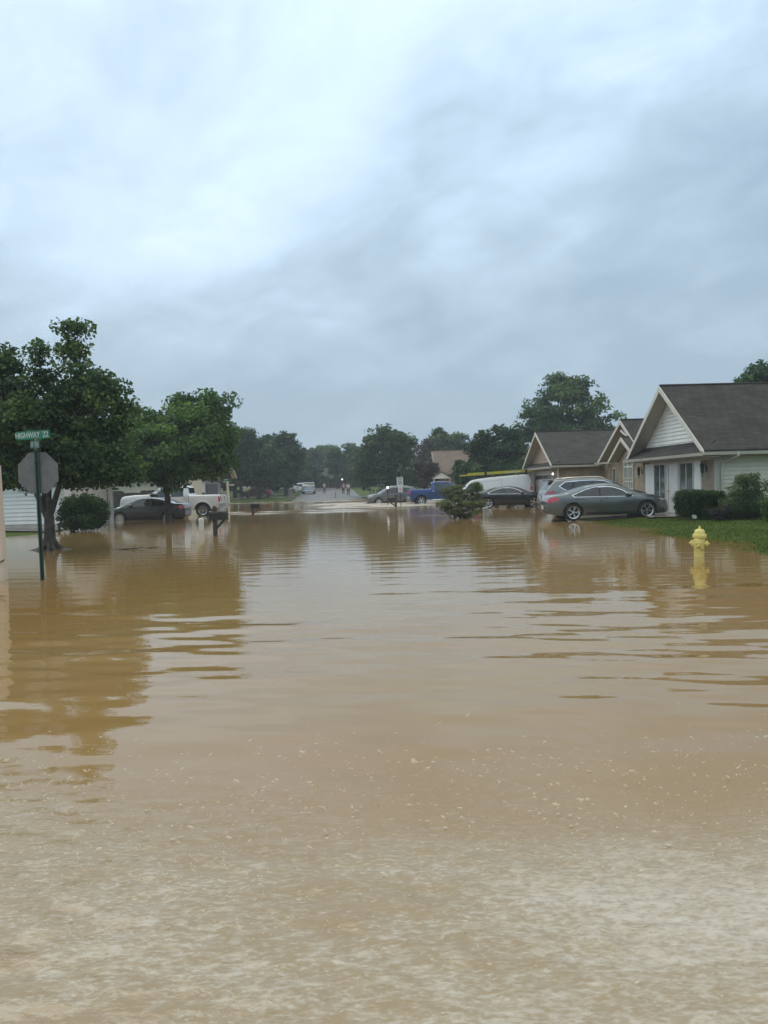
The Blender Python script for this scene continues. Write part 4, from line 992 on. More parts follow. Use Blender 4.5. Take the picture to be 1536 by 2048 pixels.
def house_left():
    root = empty('house', (-13.8, 33, 0)); tag(root, 'left house with white horizontal siding and white garage door', 'house')
    M = Matrix.Translation((13.8, -33, 0))
    roof_x(root, -32, -13.3, 32.45, 39.75, 2.44, 4.5, SHINGLE, 1, xw=-13.85)
    w = MB(); w.box(-31.6, -13.9, 33.02, 33.2, .28, 2.4); laps_y(w, -31.6, -13.9, 33.02, .30, 2.38, .17); w.build('siding_wall', WHITE, root)
    w = MB(); w.box(-31.6, -13.86, 33.0, 33.2, -.3, .28); w.build('foundation', mat('painted_block', (.46, .44, .38), .8, grime=(.3, .27, .2)), root)
    w = MB(); w.box(-14.0, -13.8, 33.0, 34.3, -.3, 2.4); w.box(-14.0, -13.8, 38.55, 39.2, -.3, 2.4); w.box(-14.0, -13.8, 34.3, 38.55, 2.12, 2.4); w.box(-31.6, -14.0, 39.0, 39.2, -.3, 2.4)
    laps_x(w, 38.66, 39.2, -13.8, .0, 2.1, 1, .17); w.build('end_wall', WHITE, root)
    g = MB(); sl = (4.5 - 2.44) / 3.65
    def clip(z): d = (z - 2.44) / sl; return (32.45 + d + .08, 39.75 - d - .08)
    g.slab([(-13.9, 32.6, 2.4), (-13.9, 39.6, 2.4), (-13.9, 36.1, 4.42)], (-.1, 0, 0)); laps_x(g, 0, 0, -13.88, 2.42, 4.4, 1, .17, clip); g.build('gable_siding', WHITE, root)
    d = MB(); d.box(-13.9, -13.86, 34.3, 38.55, -.25, 2.12)
    for r_ in range(4):
        for c in range(6): d.box(-13.859, -13.845, 34.4 + c * .69, 34.98 + c * .69, -.17 + r_ * .57, .27 + r_ * .57)
    d.build('garage_door', DOORW, root)
    f = MB(); f.box(-13.84, -13.72, 34.16, 34.3, -.25, 2.25); f.box(-13.84, -13.72, 38.55, 38.69, -.25, 2.25); f.box(-13.84, -13.72, 34.3, 38.55, 2.12, 2.25); f.build('garage_door_frame', TRIM, root)
    f = MB(); f.box(-13.88, -13.76, 32.97, 33.0, -.25, 2.4); f.box(-13.76, -13.73, 32.97, 33.09, -.25, 2.4); f.build('corner_board', TRIM, root); f = MB(); f.box(-13.78, -13.755, 39.1, 39.23, -.25, 2.4); f.build('corner_board', TRIM, root)
    gutter_y(root, -32, -13.3, 32.5, 2.34)
    f = MB(); f.slab([(-13.2, 39.9, 2.16), (-13.9, 39.9, 2.16), (-13.9, 39.9, 2.42), (-13.2, 39.9, 2.42)], (0, -.75, 0)); f.build('eave_return', TRIM, root)
    for c in root.children: c.data.transform(M)
house_left()
def house_cream():
    root = empty('house', (-18, 58, 0)); tag(root, 'cream sided house behind the dark wooden fence on the left', 'house')
    M = Matrix.Translation((18, -58, 0))
    roof_x(root, -31, -14.9, 56.4, 65.6, 2.65, 5.0, SHINGLE, 1, xw=-15.4)
    w = MB(); w.box(-30.6, -15.5, 57.02, 57.2, -.2, 2.6); laps_y(w, -30.6, -15.5, 57.02, .1, 2.58, .19); w.build('siding_wall', CREAM, root)
    w = MB(); w.box(-15.5, -15.3, 57.0, 65.0, -.2, 2.6); w.slab([(-15.3, 56.8, 2.6), (-15.3, 65.2, 2.6), (-15.3, 61, 4.85)], (-.2, 0, 0)); w.box(-30.6, -15.5, 64.8, 65, -.2, 2.6); w.build('end_wall', CREAM, root)
    window_x(root, -15.3, 59.5, 60.7, .9, 2.2, (60.1,), s=1)
    gutter_y(root, -31, -14.9, 56.4, 2.56)
    for c in root.children:
        c.data.transform(M)
        for q in c.children: q.data.transform(M)
house_cream()
def house_grey():
    root = empty('house', (-17, 73, 0)); tag(root, 'grey house with white corner trim behind the white pickup', 'house')
    M = Matrix.Translation((17, -73, 0))
    roof_x(root, -31, -15.3, 71.4, 80.6, 2.72, 5.1, SHINGLE, 1, xw=-15.8)
    w = MB(); w.box(-30.6, -17.0, 72.0, 72.2, -.3, 2.7); laps_y(w, -30.6, -17.0, 72.0, .1, 2.68, .2); w.build('siding_wall', GREYSIDE, root)
    w = MB(); w.box(-17.0, -16.9, 72.9, 80, -.3, 2.7); w.box(-30.6, -17.0, 79.8, 80, -.3, 2.7); w.slab([(-16.9, 71.8, 2.7), (-16.9, 80.2, 2.7), (-16.9, 76, 5.0)], (-.2, 0, 0)); w.build('end_wall', GREYSIDE, root)
    w = MB(); w.box(-17.0, -16.7, 71.9, 72.25, -.3, 2.7); w.build('corner_board', WHITE, root)
    d = MB(); d.box(-16.9, -16.84, 73.4, 78.4, -.2, 2.1); d.build('garage_door', mat('dark_grey_paint', (.10, .105, .115), .6), root)
    gutter_y(root, -31, -15.3, 71.4, 2.62)
    for c in root.children: c.data.transform(M)
house_grey()
def house_far():
    root = empty('house', (-10, 158, 1)); tag(root, 'low brown house at the far end of the street', 'house')
    M = Matrix.Translation((10, -158, -1))
    roof_x(root, -17, 0, 153, 163, 3.2, 5.3, SHINGLE, -1, xw=-16.5)
    w = MB(); w.box(-16.5, -.5, 153.6, 162.4, .2, 3.2); w.build('wall', mat('brown_brick_wall', (.13, .085, .065), .85, var=.3, vscale=3), root)
    for x in (-14.5, -10.8, -6.2, -2.6):
        w = MB(); w.box(x, x + 1.3, 153.52, 153.59, 1.5, 2.8); w.build('window', GLASS, root)
    gutter_y(root, -17, 0, 153, 3.1)
    for c in root.children: c.data.transform(M)
house_far()

# wooden fence behind the parked pickup
def fence():
    root = empty('wooden_fence', (-17, 52, 0)); tag(root, 'dark wooden board fence behind the white pickup', 'fence')
    r = random.Random(4); x0 = -19.8; n = 42
    m = MB()
    for i in range(n):
        x = x0 + i * .155; hgt = 1.50 + (.14 if i % 14 > 7 else 0) + r.uniform(-.015, .015)
        m.box(x - -17, x - -17 + .145, -.012 + r.uniform(-.003, .003), .012, -.4, hgt)
    m.build('boards', FENCEM, root)
    for i in range(4):
        q = MB(); q.box(x0 + 17 + i * 2.15, x0 + 17 + i * 2.15 + .1, .02, .12, -.4, 1.6); q.build('post', FENCEM, root)
    q = MB(); q.box(x0 + 17, x0 + 17 + 6.5, .014, .055, .3, .4); q.box(x0 + 17, x0 + 17 + 6.5, .014, .055, 1.2, 1.3); q.build('rail', FENCEM, root)
fence()
# ---------------------------------------------------------------- vehicles
PAINTS = {}
def paint(name, col, metal=.55, rough=.28):
    return mat('paint_' + name, col, rough, metal, var=.05, vscale=1.5, coat=.9, spec=.5)
def smooth_prof(pts, sig=.035):
    xs = np.array([p[0] for p in pts]); zs = np.array([p[1] for p in pts])
    g = np.linspace(xs[0] - .3, xs[-1] + .3, 1600); v = np.interp(g, xs, zs); dx = g[1] - g[0]
    k = np.exp(-.5 * (np.arange(-int(4 * sig / dx), int(4 * sig / dx) + 1) * dx / sig) ** 2); k /= k.sum()
    v = np.convolve(np.pad(v, len(k) // 2, 'edge'), k, 'valid')[:len(g)]
    return lambda x: float(np.interp(x, g, v))
class Shape:
    def __init__(s, L, top, bot, plan, belt, tum=.36, rmax=.10, sig=.035, crown=.03, fl=.90):
        s.L = L; s.top = smooth_prof(top, sig); s.bot = smooth_prof(bot); s.plan = smooth_prof(plan, .05); s.belt = smooth_prof(belt)
        s.tum = tum; s.rmax = rmax; s.crown = crown; s.fl = fl
    def lev(s, x):
        zt, zb = s.top(x), s.bot(x); r = min(s.rmax, (zt - zb) * .22); b = min(s.belt(x), zt - r - .01); return zt, zb, r, b
    def side(s, x, z):
        zt, zb, r, b = s.lev(x); w = s.plan(x)
        if z <= b:
            u = min(1, max(0, (z - zb) / max(.05, b - zb))); k = (1 - s.fl)
            return w * (s.fl + 2.8 * k * u - 2.0 * k * u * u)
        return w * (s.fl + .8 * (1 - s.fl)) - s.tum * (z - b) - .05 * (z - b) ** 2
    def half(s, x, z):       # includes the rounded shoulder
        zt, zb, r, b = s.lev(x)
        if z <= zt - r: return s.side(x, z)
        t = min(1, (z - zt + r) / r); return s.side(x, zt - r) - r * (1 - math.sqrt(max(0, 1 - t * t)))
    def topz(s, x, y):
        zt, zb, r, b = s.lev(x); y0 = max(.05, s.side(x, zt - r) - r); q = min(1, abs(y) / y0)
        z = zt + s.crown * (1 - q * q)
        if abs(y) > y0: t = min(1, (abs(y) - y0) / r); z = zt - r + r * math.sqrt(max(0, 1 - t * t))
        return z
    def xend(s, sg, y, z):
        x = sg * s.L / 2
        for i in range(240):
            if s.bot(x) <= z <= s.topz(x, y) and abs(y) <= s.half(x, z): return x
            x -= sg * .008
        return x
    def ring(s, x):
        zt, zb, r, b = s.lev(x); P = []
        for u in (0, .06, .16, .3, .45, .6, .75, .88, 1): z = zb + (b - zb) * u; P.append((s.side(x, z), z))
        z1 = zt - r
        for u in (.2, .4, .6, .8, 1): z = b + (z1 - b) * u; P.append((s.side(x, z), z))
        y0 = s.side(x, z1)
        for a in (18, 36, 54, 72, 90): P.append((y0 - r * (1 - math.cos(R(a))), z1 + r * math.sin(R(a))))
        yt = y0 - r
        for q in (.75, .5, .25): P.append((yt * q, zt + s.crown * (1 - q * q)))
        half = [(x, -y, z) for y, z in P]; c = [(x, 0, zt + s.crown)]
        return half + c + [(x, -a[1], a[2]) for a in reversed(half)]
def loft(sh, extra=(), n=70):
    xs = sorted(set([round(v, 4) for v in list(np.linspace(-sh.L / 2, sh.L / 2, n)) + list(extra)]))
    xs = [xs[0], xs[0] + .012] + [x for x in xs[1:-1] if xs[0] + .03 < x < xs[-1] - .03] + [xs[-1] - .012, xs[-1]]
    vs = []; fs = []
    rings = [sh.ring(x) for x in xs]; m = len(rings[0])
    for r_ in rings: vs += r_
    for i in range(len(xs) - 1):
        for k in range(m): l = (k + 1) % m; fs.append((i * m + k, i * m + l, (i + 1) * m + l, (i + 1) * m + k))
    fs.append(tuple(range(m))); fs.append(tuple(reversed(range((len(xs) - 1) * m, len(xs) * m))))
    mb = MB(); mb.add(vs, fs); return mb
def cut(o, cutter):
    md = o.modifiers.new('cut', 'BOOLEAN'); md.operation = 'DIFFERENCE'; md.object = cutter; md.solver = 'EXACT'; md.material_mode = 'TRANSFER'
    dg = bpy.context.evaluated_depsgraph_get(); me = bpy.data.meshes.new_from_object(o.evaluated_get(dg))
    o.modifiers.clear(); old = o.data; nm_ = old.name; o.data = me; bpy.data.meshes.remove(old); me.name = nm_
    bpy.data.objects.remove(cutter)
def poly_grid(poly, step=.10):
    bm = bmesh.new(); vs = [bm.verts.new((p[0], p[1], 0)) for p in poly]; bm.faces.new(vs)
    lo = [min(p[i] for p in poly) for i in (0, 1)]; hi = [max(p[i] for p in poly) for i in (0, 1)]
    for ax in (0, 1):
        q = lo[ax] + step
        while q < hi[ax] - .01:
            no = (1, 0, 0) if ax == 0 else (0, 1, 0); co = (q, 0, 0) if ax == 0 else (0, q, 0)
            bmesh.ops.bisect_plane(bm, geom=bm.verts[:] + bm.edges[:] + bm.faces[:], plane_co=co, plane_no=no); q += step
    return bm
def panel(mb, poly, fn, fin, step=.10):
    """a piece of sheet or glass following the body: outer skin fn(u,v), inner skin fin(u,v)"""
    bm = poly_grid(poly, step); bm.verts.index_update()
    vs = [fn(v.co.x, v.co.y) for v in bm.verts]; n = len(vs); vs2 = [fin(v.co.x, v.co.y) for v in bm.verts]
    fs = [[v.index for v in f.verts] for f in bm.faces]; out = fs + [[n + i for i in reversed(f)] for f in fs]
    for e in bm.edges:
        if len(e.link_faces) == 1: a, b = e.verts[0].index, e.verts[1].index; out.append([a, b, n + b, n + a])
    bm.free(); mb.add(vs + vs2, out); return mb
def grow(poly, d):
    n = len(poly); a = sum(poly[i][0] * poly[(i + 1) % n][1] - poly[(i + 1) % n][0] * poly[i][1] for i in range(n)); sg = 1 if a > 0 else -1; out = []
    for i in range(n):
        p, c, q = Vector(poly[i - 1]), Vector(poly[i]), Vector(poly[(i + 1) % n])
        n1 = Vector(((c - p).y, -(c - p).x)).normalized() * sg; n2 = Vector(((q - c).y, -(q - c).x)).normalized() * sg
        m = (n1 + n2); m = m.normalized() if m.length > 1e-6 else n1
        out.append(tuple(c + m * d / max(.5, m.dot(n1))))
    return out
class Car:
    def sides(s, name, poly, off, th, m, step=.07):
        for sg in (-1, 1): s.add(name, s.sp(poly, off, th, (sg,), None, step), m)
    def lamp(s, name, poly, m, end=None, eoff=.008, estep=.06, off=.006):
        for sg in (-1, 1):
            t = s.sp(poly, off, .02, (sg,)) if poly else MB()
            if end: s.ep([(sg * y, z) for y, z in end[1]], end[0], eoff, .02, t, estep)
            s.add(name, t, m)
    def __init__(s, name, label, cat, loc, rz, sh, body_m, axles, wr, group=None, pitch=0.0, extra=(), wy=None, arch=.055, bed=None, ww=.22):
        s.sh = sh; s.root = empty(name, loc, rz); s.root.rotation_euler = (0, R(pitch), rz); tag(s.root, label, cat, group); s.m = body_m
        s.axles = axles; s.wr = wr
        o = loft(sh, extra).build('body', [body_m, BLACKP], s.root)
        c = MB()
        for ax in axles:
            for sg in (-1, 1):
                w = sh.plan(ax)
                c.lathe([(wr + arch, min(w + .3, 1.4) * sg), (wr + arch, (w - .34) * sg)] if True else [], 28, 'Y', (ax, 0, wr))
        if bed: c.box(bed[0], bed[1], -bed[2], bed[2], bed[3], bed[4])
        cm = c.mesh('cutter'); cm.materials.append(BLACKP); cm.materials.append(BLACKP); co = bpy.data.objects.new('cutter', cm); COL.objects.link(co); co.parent = s.root
        cut(o, co); set_smooth(o.data, 32); s.body = o
        s.wy = wy
    def sp(s, poly, off=.006, th=.012, sides=(-1, 1), mb=None, step=.10):
        mb = mb or MB()
        for sg in sides:
            f = lambda x, z, sg=sg: (x, sg * (s.sh.half(x, z) + off), z); g_ = lambda x, z, sg=sg: (x, sg * (s.sh.half(x, z) + off - th), z)
            panel(mb, poly, f, g_, step)
        return mb
    def tp(s, poly, off=.006, th=.012, mb=None, frac=True):
        mb = mb or MB(); sh = s.sh
        def yy(x, y):
            if not frac: return y
            zt, zb, r, b = sh.lev(x); return y * (sh.side(x, zt - r) - r * .4)
        panel(mb, poly, lambda x, y: (x, yy(x, y), sh.topz(x, yy(x, y)) + off), lambda x, y: (x, yy(x, y), sh.topz(x, yy(x, y)) + off - th), .12); return mb
    def ep(s, poly, sg, off=.008, th=.02, mb=None, step=.10):    # poly in (y, z) on the front (+1) or rear (-1)
        mb = mb or MB()
        panel(mb, poly, lambda y, z: (s.sh.xend(sg, y, z) + sg * off, y, z), lambda y, z: (s.sh.xend(sg, y, z) + sg * (off - th), y, z), step); return mb
    def add(s, name, mb, m, parent=None, smooth=35): return mb.build(name, m, parent or s.root, smooth)
    def wheels(s, spokes=5, double=False, sw=.05, rimr=.68, m=None, ww=.22):
        m = m or RIMM; wr = s.wr; rr = wr * rimr
        t = MB(); w = ww / 2
        t.lathe([(rr * .96, -w * .8), (wr * .90, -w), (wr * .985, -w * .75), (wr, -w * .4), (wr, w * .4), (wr * .985, w * .75), (wr * .90, w), (rr * .96, w * .8)], 36, 'Y', closed=True)
        t.lathe([(.0, -w * .2), (rr, -w * .15), (rr, .0), (.0, .0)], 20, 'Y')
        tm = t.mesh('wheel'); set_smooth(tm, 40); tm.materials.append(RUBBER)
        r_ = MB(); y = -w * .80
        r_.lathe([(rr * .90, y + .03), (rr * .90, y), (rr * 1.0, y - .012), (rr * 1.0, y + .03)], 36, 'Y', closed=True)
        r_.lathe([(0, y - .012), (rr * .16, y - .008), (rr * .2, y + .03), (0, y + .04)], 14, 'Y')
        for i in range(spokes):
            for d in ((-.13, .13) if double else (0,)):
                a = 2 * math.pi * i / spokes + math.pi / 2; a1 = a + d
                p0 = Vector((math.cos(a + d * .5) * rr * .14, y + .004, math.sin(a + d * .5) * rr * .14)); p1 = Vector((math.cos(a1) * rr * .93, y + .002, math.sin(a1) * rr * .93))
                dr = (p1 - p0).normalized(); wv = Vector((-dr.z, 0, dr.x)) * sw * .5
                r_.slab([p0 - wv * .9, p0 + wv * .9, p1 + wv * 1.1, p1 - wv * 1.1], (0, .028, 0))
        rm = r_.mesh('rim'); set_smooth(rm, 30); rm.materials.append(m)
        for ax in s.axles:
            for sg in (-1, 1):
                yw = (s.wy if s.wy else s.sh.plan(ax) - w - .01)
                o = bpy.data.objects.new('wheel', tm); COL.objects.link(o); o.parent = s.root; o.location = (ax, sg * yw, wr); o.rotation_euler = (0, random.uniform(0, 1), 0 if sg < 0 else math.pi)
                q = bpy.data.objects.new('rim', rm); COL.objects.link(q); q.parent = o
    def mirror(s, x, z, m=None, k=1.0):
        for sg in (-1, 1):
            y = s.sh.half(x, z); mb = MB()
            mb.lathe([(0, -.09 * k), (.055 * k, -.08 * k), (.078 * k, -.02 * k), (.075 * k, .06 * k), (.03 * k, .10 * k), (0, .105 * k)], 12, 'X', (0, 0, 0))
            mb.v = [(p[0] + x, sg * (y + .11 * k) + p[1] * 1.25, z + .05 * k + p[2]) for p in mb.v]
            mb.tube([(x, sg * (y - .02), z - .02), (x, sg * (y + .07 * k), z + .02)], .022 * k, 6); s.add('wing_mirror', mb, m or s.m)
    def handle(s, x, z, parent=None, m=None, n='door_handle'):
        for sg in (-1, 1):
            mb = MB(); y = sg * (s.sh.half(x, z) + .02); mb.tube([(x - .11, y - sg * .018, z), (x - .09, y, z), (x + .09, y, z), (x + .11, y - sg * .018, z)], .013, 6); s.add(n, mb, m or s.m, parent[sg] if parent else None)
    def door(s, poly, n='door', m=None):
        d = {}
        for sg in (-1, 1):
            s.add('door_seam', s.sp(grow(poly, .011), .0018, .006, (sg,)), BLACKP); d[sg] = s.add(n, s.sp(poly, .005, .010, (sg,)), m or s.m)
        return d
    def emblem(s, sg, z, r=.05, n='emblem'):
        mb = MB(); x = s.sh.xend(sg, 0, z) + sg * .012; mb.lathe([(r * .75, -.008), (r, -.008), (r, .008), (r * .75, .008)], 20, 'X', (x, 0, z), closed=True)
        mb.cbox((x, 0, z), (.01, r * .3, r * 1.7)); s.add(n, mb, CHROME)
    def plate(s, sg, z, w=.30, h=.15):
        mb = MB(); x = s.sh.xend(sg, 0, z) + sg * .02; mb.box(x, x + sg * .012, -w / 2, w / 2, z - h / 2, z + h / 2); o = s.add('licence_plate', mb, PLATE, smooth=None); return o

def sedan_shape(L=4.75, H=1.45, W=.89, style='sport'):
    k = L / 4.75; h = H / 1.45
    T = [(-2.375, .62), (-2.36, .90), (-2.28, 1.005), (-2.05, 1.04), (-1.62, 1.085), (-1.15, 1.235), (-.75, 1.355), (-.35, 1.415), (.05, 1.425), (.35, 1.385), (.75, 1.235), (1.12, 1.045), (1.25, 1.005), (1.75, .93), (2.08, .84), (2.26, .74), (2.35, .62), (2.375, .42)]
    if style == 'civic':
        T = [(-2.375, .60), (-2.365, .90), (-2.32, 1.03), (-2.15, 1.065), (-1.75, 1.09), (-1.25, 1.26), (-.8, 1.375), (-.4, 1.42), (.05, 1.42), (.4, 1.36), (.9, 1.14), (1.32, .95), (1.42, .92), (1.85, .83), (2.15, .73), (2.3, .63), (2.36, .52), (2.375, .40)]
    B = [(-2.375, .42), (-2.25, .30), (-1.95, .22), (-1, .20), (1, .19), (1.9, .19), (2.2, .20), (2.375, .26)]
    P = [(-2.375, .60), (-2.33, .70), (-2.2, .80), (-1.9, .865), (-1.35, .89), (-.5, .875), (.8, .87), (1.4, .885), (1.8, .86), (2.1, .78), (2.27, .66), (2.34, .54), (2.375, .42)]
    Bl = [(-2.4, .95), (-1.4, .945), (0, .91), (1.2, .87), (2.4, .78)]
    q = lambda A, kz: [(x * k, z * kz) for x, z in A]
    return Shape(L, q(T, h), q(B, h), [(x * k, y * W / .89) for x, y in P], q(Bl, h), tum=.42, rmax=.09, sig=.045)
def sedan(name, label, loc, rz, L, H, W, pm, style='sport', trim=CHROME, wr=.325, spokes=7, double=True, sw=.03, tail=REDL, pitch=0, wb=None, rimm=None, cat='car', plate=True):
    k = L / 4.75; h = H / 1.45; sh = sedan_shape(L, H, W, style); q = lambda A: [(x * k, z * h) for x, z in A]
    ax = (-1.42 * k, 1.42 * k) if wb is None else (wb[0], wb[1])
    c = Car(name, label, cat, loc, rz, sh, pm, ax, wr, pitch=pitch)
    if style == 'civic': win = [(.98, .955), (.42, 1.235), (-.05, 1.315), (-.45, 1.315), (-.85, 1.265), (-1.25, 1.12), (-1.50, 1.01), (-1.46, .985)]
    else: win = [(.86, .925), (.50, 1.165), (.18, 1.285), (-.15, 1.325), (-.5, 1.315), (-.85, 1.24), (-1.18, 1.12), (-1.42, 1.02), (-1.36, .965)]
    win = q(win)
    if trim: c.sides('window_trim', grow(win, .022), .004, .012, trim)
    c.sides('window_pillar', win, .007, .014, BLACKP)
    # panes: split the outline at the pillar
    def clipx(poly, x0, x1):
        bm = bmesh.new(); bm.faces.new([bm.verts.new((p[0], p[1], 0)) for p in poly])
        for co, no in (((x0, 0, 0), (-1, 0, 0)), ((x1, 0, 0), (1, 0, 0))): bmesh.ops.bisect_plane(bm, geom=bm.verts[:] + bm.edges[:] + bm.faces[:], plane_co=co, plane_no=no, clear_outer=True)
        f = next(iter(bm.faces), None); out = [(l.vert.co.x, l.vert.co.y) for l in f.loops] if f else None; bm.free(); return out
    pil = -.38 * k
    for x0, x1 in ((pil + .035, 3), (-3, pil - .035)):
        pp = clipx(grow(win, -.012), x0, x1)
        for sg in (-1, 1): c.add('side_window', c.sp(pp, .010, .012, (sg,)), CARGLASS)
    c.add('windscreen', c.tp([(.42 * k, -.90), (.42 * k, .90), (1.05 * k, .95), (1.05 * k, -.95)] if style != 'civic' else [(.5 * k, -.90), (.5 * k, .90), (1.22 * k, .95), (1.22 * k, -.95)], .006), CARGLASS)
    c.add('rear_window', c.tp([(-1.52 * k, -.90), (-1.52 * k, .90), (-.86 * k, .88), (-.86 * k, -.88)], .006), CARGLASS)
    fd = c.door(q([(.93, .36), (.95, .90), (-.36, .935), (-.36, .33)])); rd = c.door(q([(-.385, .33), (-.385, .935), (-1.30, .955), (-1.30, .74), (-1.02, .50), (-.92, .35)]), 'rear_door')
    c.handle(-.20 * k, .855 * h, fd); c.handle(-1.10 * k, .875 * h, rd)
    # lights
    c.lamp('tail_light', q([(-2.31, .76), (-2.08, .80), (-1.90, .875), (-2.02, .945), (-2.25, .985), (-2.32, .95)]), tail, (-1, [(.42, .79 * h), (.42, .90 * h), (.70, .97 * h), (.70, .76 * h)]))
    c.lamp('headlight', q([(2.28, .66), (2.24, .715), (1.98, .795), (1.86, .80), (2.02, .72)]), WHITEL)
    t = MB(); c.ep([(-.36, .36 * h), (.36, .36 * h), (.33, .56 * h), (-.33, .56 * h)], 1, .008, .02, t); c.add('grille', t, BLACKP)
    t = MB(); c.ep([(-.40, .74 * h), (.40, .74 * h), (.42, .93 * h), (-.42, .93 * h)], -1, .004, .02, t); c.add('boot_panel', t, pm)
    t = MB(); c.ep([(-.36, .845 * h), (.36, .845 * h), (.36, .87 * h), (-.36, .87 * h)], -1, .016, .02, t); c.add('boot_trim', t, trim or CHROME)
    t = MB(); c.ep([(-.5, .30 * h), (.5, .30 * h), (.55, .42 * h), (-.55, .42 * h)], -1, .008, .02, t); c.add('rear_valance', t, BLACKP)
    c.sides('sill', q([(-.9, .235), (.98, .225), (.98, .30), (-.9, .31)]), .008, .02, BLACKP if style == 'sport' else pm)
    if plate: c.plate(-1, .56 * h)
    c.emblem(-1, .90 * h); c.emblem(1, .62 * h, .045)
    c.mirror(.74 * k, .945 * h); c.wheels(spokes, double, sw, .70, rimm)
    return c

def suv_shape(L=4.65, H=1.69, W=.92):
    k = L / 4.65; h = H / 1.69
    T = [(-2.325, .62), (-2.315, 1.02), (-2.27, 1.10), (-2.12, 1.30), (-1.93, 1.52), (-1.86, 1.60), (-1.5, 1.635), (-.8, 1.665), (0, 1.665), (.35, 1.62), (.75, 1.46), (1.2, 1.17), (1.32, 1.11), (1.8, 1.04), (2.1, .95), (2.25, .82), (2.31, .66), (2.325, .45)]
    B = [(-2.325, .46), (-2.2, .32), (-1.9, .25), (1.85, .23), (2.15, .24), (2.325, .30)]
    P = [(-2.325, .66), (-2.28, .76), (-2.1, .86), (-1.7, .905), (-.5, .91), (1, .91), (1.6, .905), (2.0, .84), (2.2, .72), (2.3, .58), (2.325, .48)]
    Bl = [(-2.4, 1.17), (-1.2, 1.12), (0, 1.07), (1.2, 1.03), (2.4, .95)]
    q = lambda A, kz: [(x * k, z * kz) for x, z in A]
    return Shape(L, q(T, h), q(B, h), [(x * k, y * W / .92) for x, y in P], q(Bl, h), tum=.34, rmax=.10, sig=.045)
def suv(name, label, loc, rz, L, H, pm, wr=.35, trim=CHROME, rails=True, pitch=0, spokes=5, plate=True, cat='car', tail=REDL):
    k = L / 4.65; h = H / 1.69; sh = suv_shape(L, H); q = lambda A: [(x * k, z * h) for x, z in A]
    c = Car(name, label, cat, loc, rz, sh, pm, (-1.34 * k, 1.36 * k), wr, pitch=pitch)
    win = q([(.98, 1.085), (.60, 1.38), (.25, 1.53), (-.2, 1.565), (-1.0, 1.555), (-1.42, 1.52), (-1.66, 1.35), (-1.45, 1.20), (-1.2, 1.16)])
    if trim: c.sides('window_trim', grow(win, .025), .004, .012, trim)
    c.sides('window_pillar', win, .007, .014, BLACKP)
    for pp in ([(.94, 1.10), (.58, 1.37), (.24, 1.515), (-.22, 1.55), (-.24, 1.12)], [(-.32, 1.12), (-.30, 1.55), (-.98, 1.54), (-1.12, 1.17)], [(-1.20, 1.175), (-1.08, 1.54), (-1.40, 1.505), (-1.63, 1.35), (-1.44, 1.215)]):
        for sg in (-1, 1): c.add('side_window', c.sp(q(pp), .010, .012, (sg,)), CARGLASS)
    c.add('windscreen', c.tp([(.42 * k, -.92), (.42 * k, .92), (1.16 * k, .96), (1.16 * k, -.96)]), CARGLASS)
    c.add('rear_window', c.tp([(-2.20 * k, -.84), (-2.20 * k, .84), (-1.93 * k, .84), (-1.93 * k, -.84)], .008), CARGLASS)
    t = MB(); t.slab([(-1.80 * k, -.52, 1.655 * h), (-1.80 * k, .52, 1.655 * h), (-2.10 * k, .47, 1.60 * h), (-2.10 * k, -.47, 1.60 * h)], (0, 0, .03)); c.add('spoiler', t, pm)
    fd = c.door(q([(1.02, .42), (1.0, 1.05), (-.27, 1.09), (-.27, .38)])); rd = c.door(q([(-.295, .38), (-.295, 1.09), (-1.20, 1.12), (-1.20, .85), (-.94, .58), (-.84, .40)]), 'rear_door')
    c.handle(-.12 * k, .97 * h, fd); c.handle(-1.02 * k, 1.0 * h, rd)
    c.lamp('tail_light', q([(-2.27, 1.00), (-1.86, 1.09), (-1.95, 1.15), (-2.20, 1.14), (-2.27, 1.08)]), tail, (-1, [(.42, .98 * h), (.42, 1.03 * h), (.73, 1.08 * h), (.73, .95 * h)]))
    c.lamp('tailgate_trim', None, CHROME, (-1, [(.34, 1.035 * h), (.36, .975 * h), (.70, .945 * h), (.66, .99 * h)]), .012)
    c.lamp('headlight', q([(2.25, .72), (2.20, .80), (1.90, .93), (1.76, .95), (1.95, .83)]), WHITEL, (1, [(.38, .74 * h), (.38, .84 * h), (.60, .84 * h), (.62, .74 * h)]))
    t = MB(); c.ep([(-.30, .55 * h), (.30, .55 * h), (.36, .80 * h), (-.36, .80 * h)], 1, .008, .02, t); c.add('grille', t, BLACKP)
    t = MB(); c.ep([(-.68, .40 * h), (.68, .40 * h), (.72, .62 * h), (-.72, .62 * h)], -1, .012, .03, t)
    c.add('rear_bumper', t, BLACKP)
    c.sides('sill', q([(-.85, .27), (.9, .26), (.9, .40), (-.85, .40)]), .010, .02, BLACKP)
    if rails:
        for sg in (-1, 1):
            t = MB(); pts = []
            for x in (-1.5, -1.35, -.9, -.3, .1, .3): zt, zb, r, b = sh.lev(x * k); y = sg * (sh.side(x * k, zt - r) - .10); pts.append((x * k, y, sh.topz(x * k, y) + (.015 if x in (-1.5, .3) else .055)))
            t.tube(pts, .022, 6); c.add('roof_rail', t, CHROME)
    if plate: c.plate(-1, .86 * h)
    c.emblem(-1, 1.02 * h); c.emblem(1, .74 * h)
    c.mirror(.86 * k, 1.10 * h, k=1.15); c.wheels(spokes, False, .09, .68)
    return c

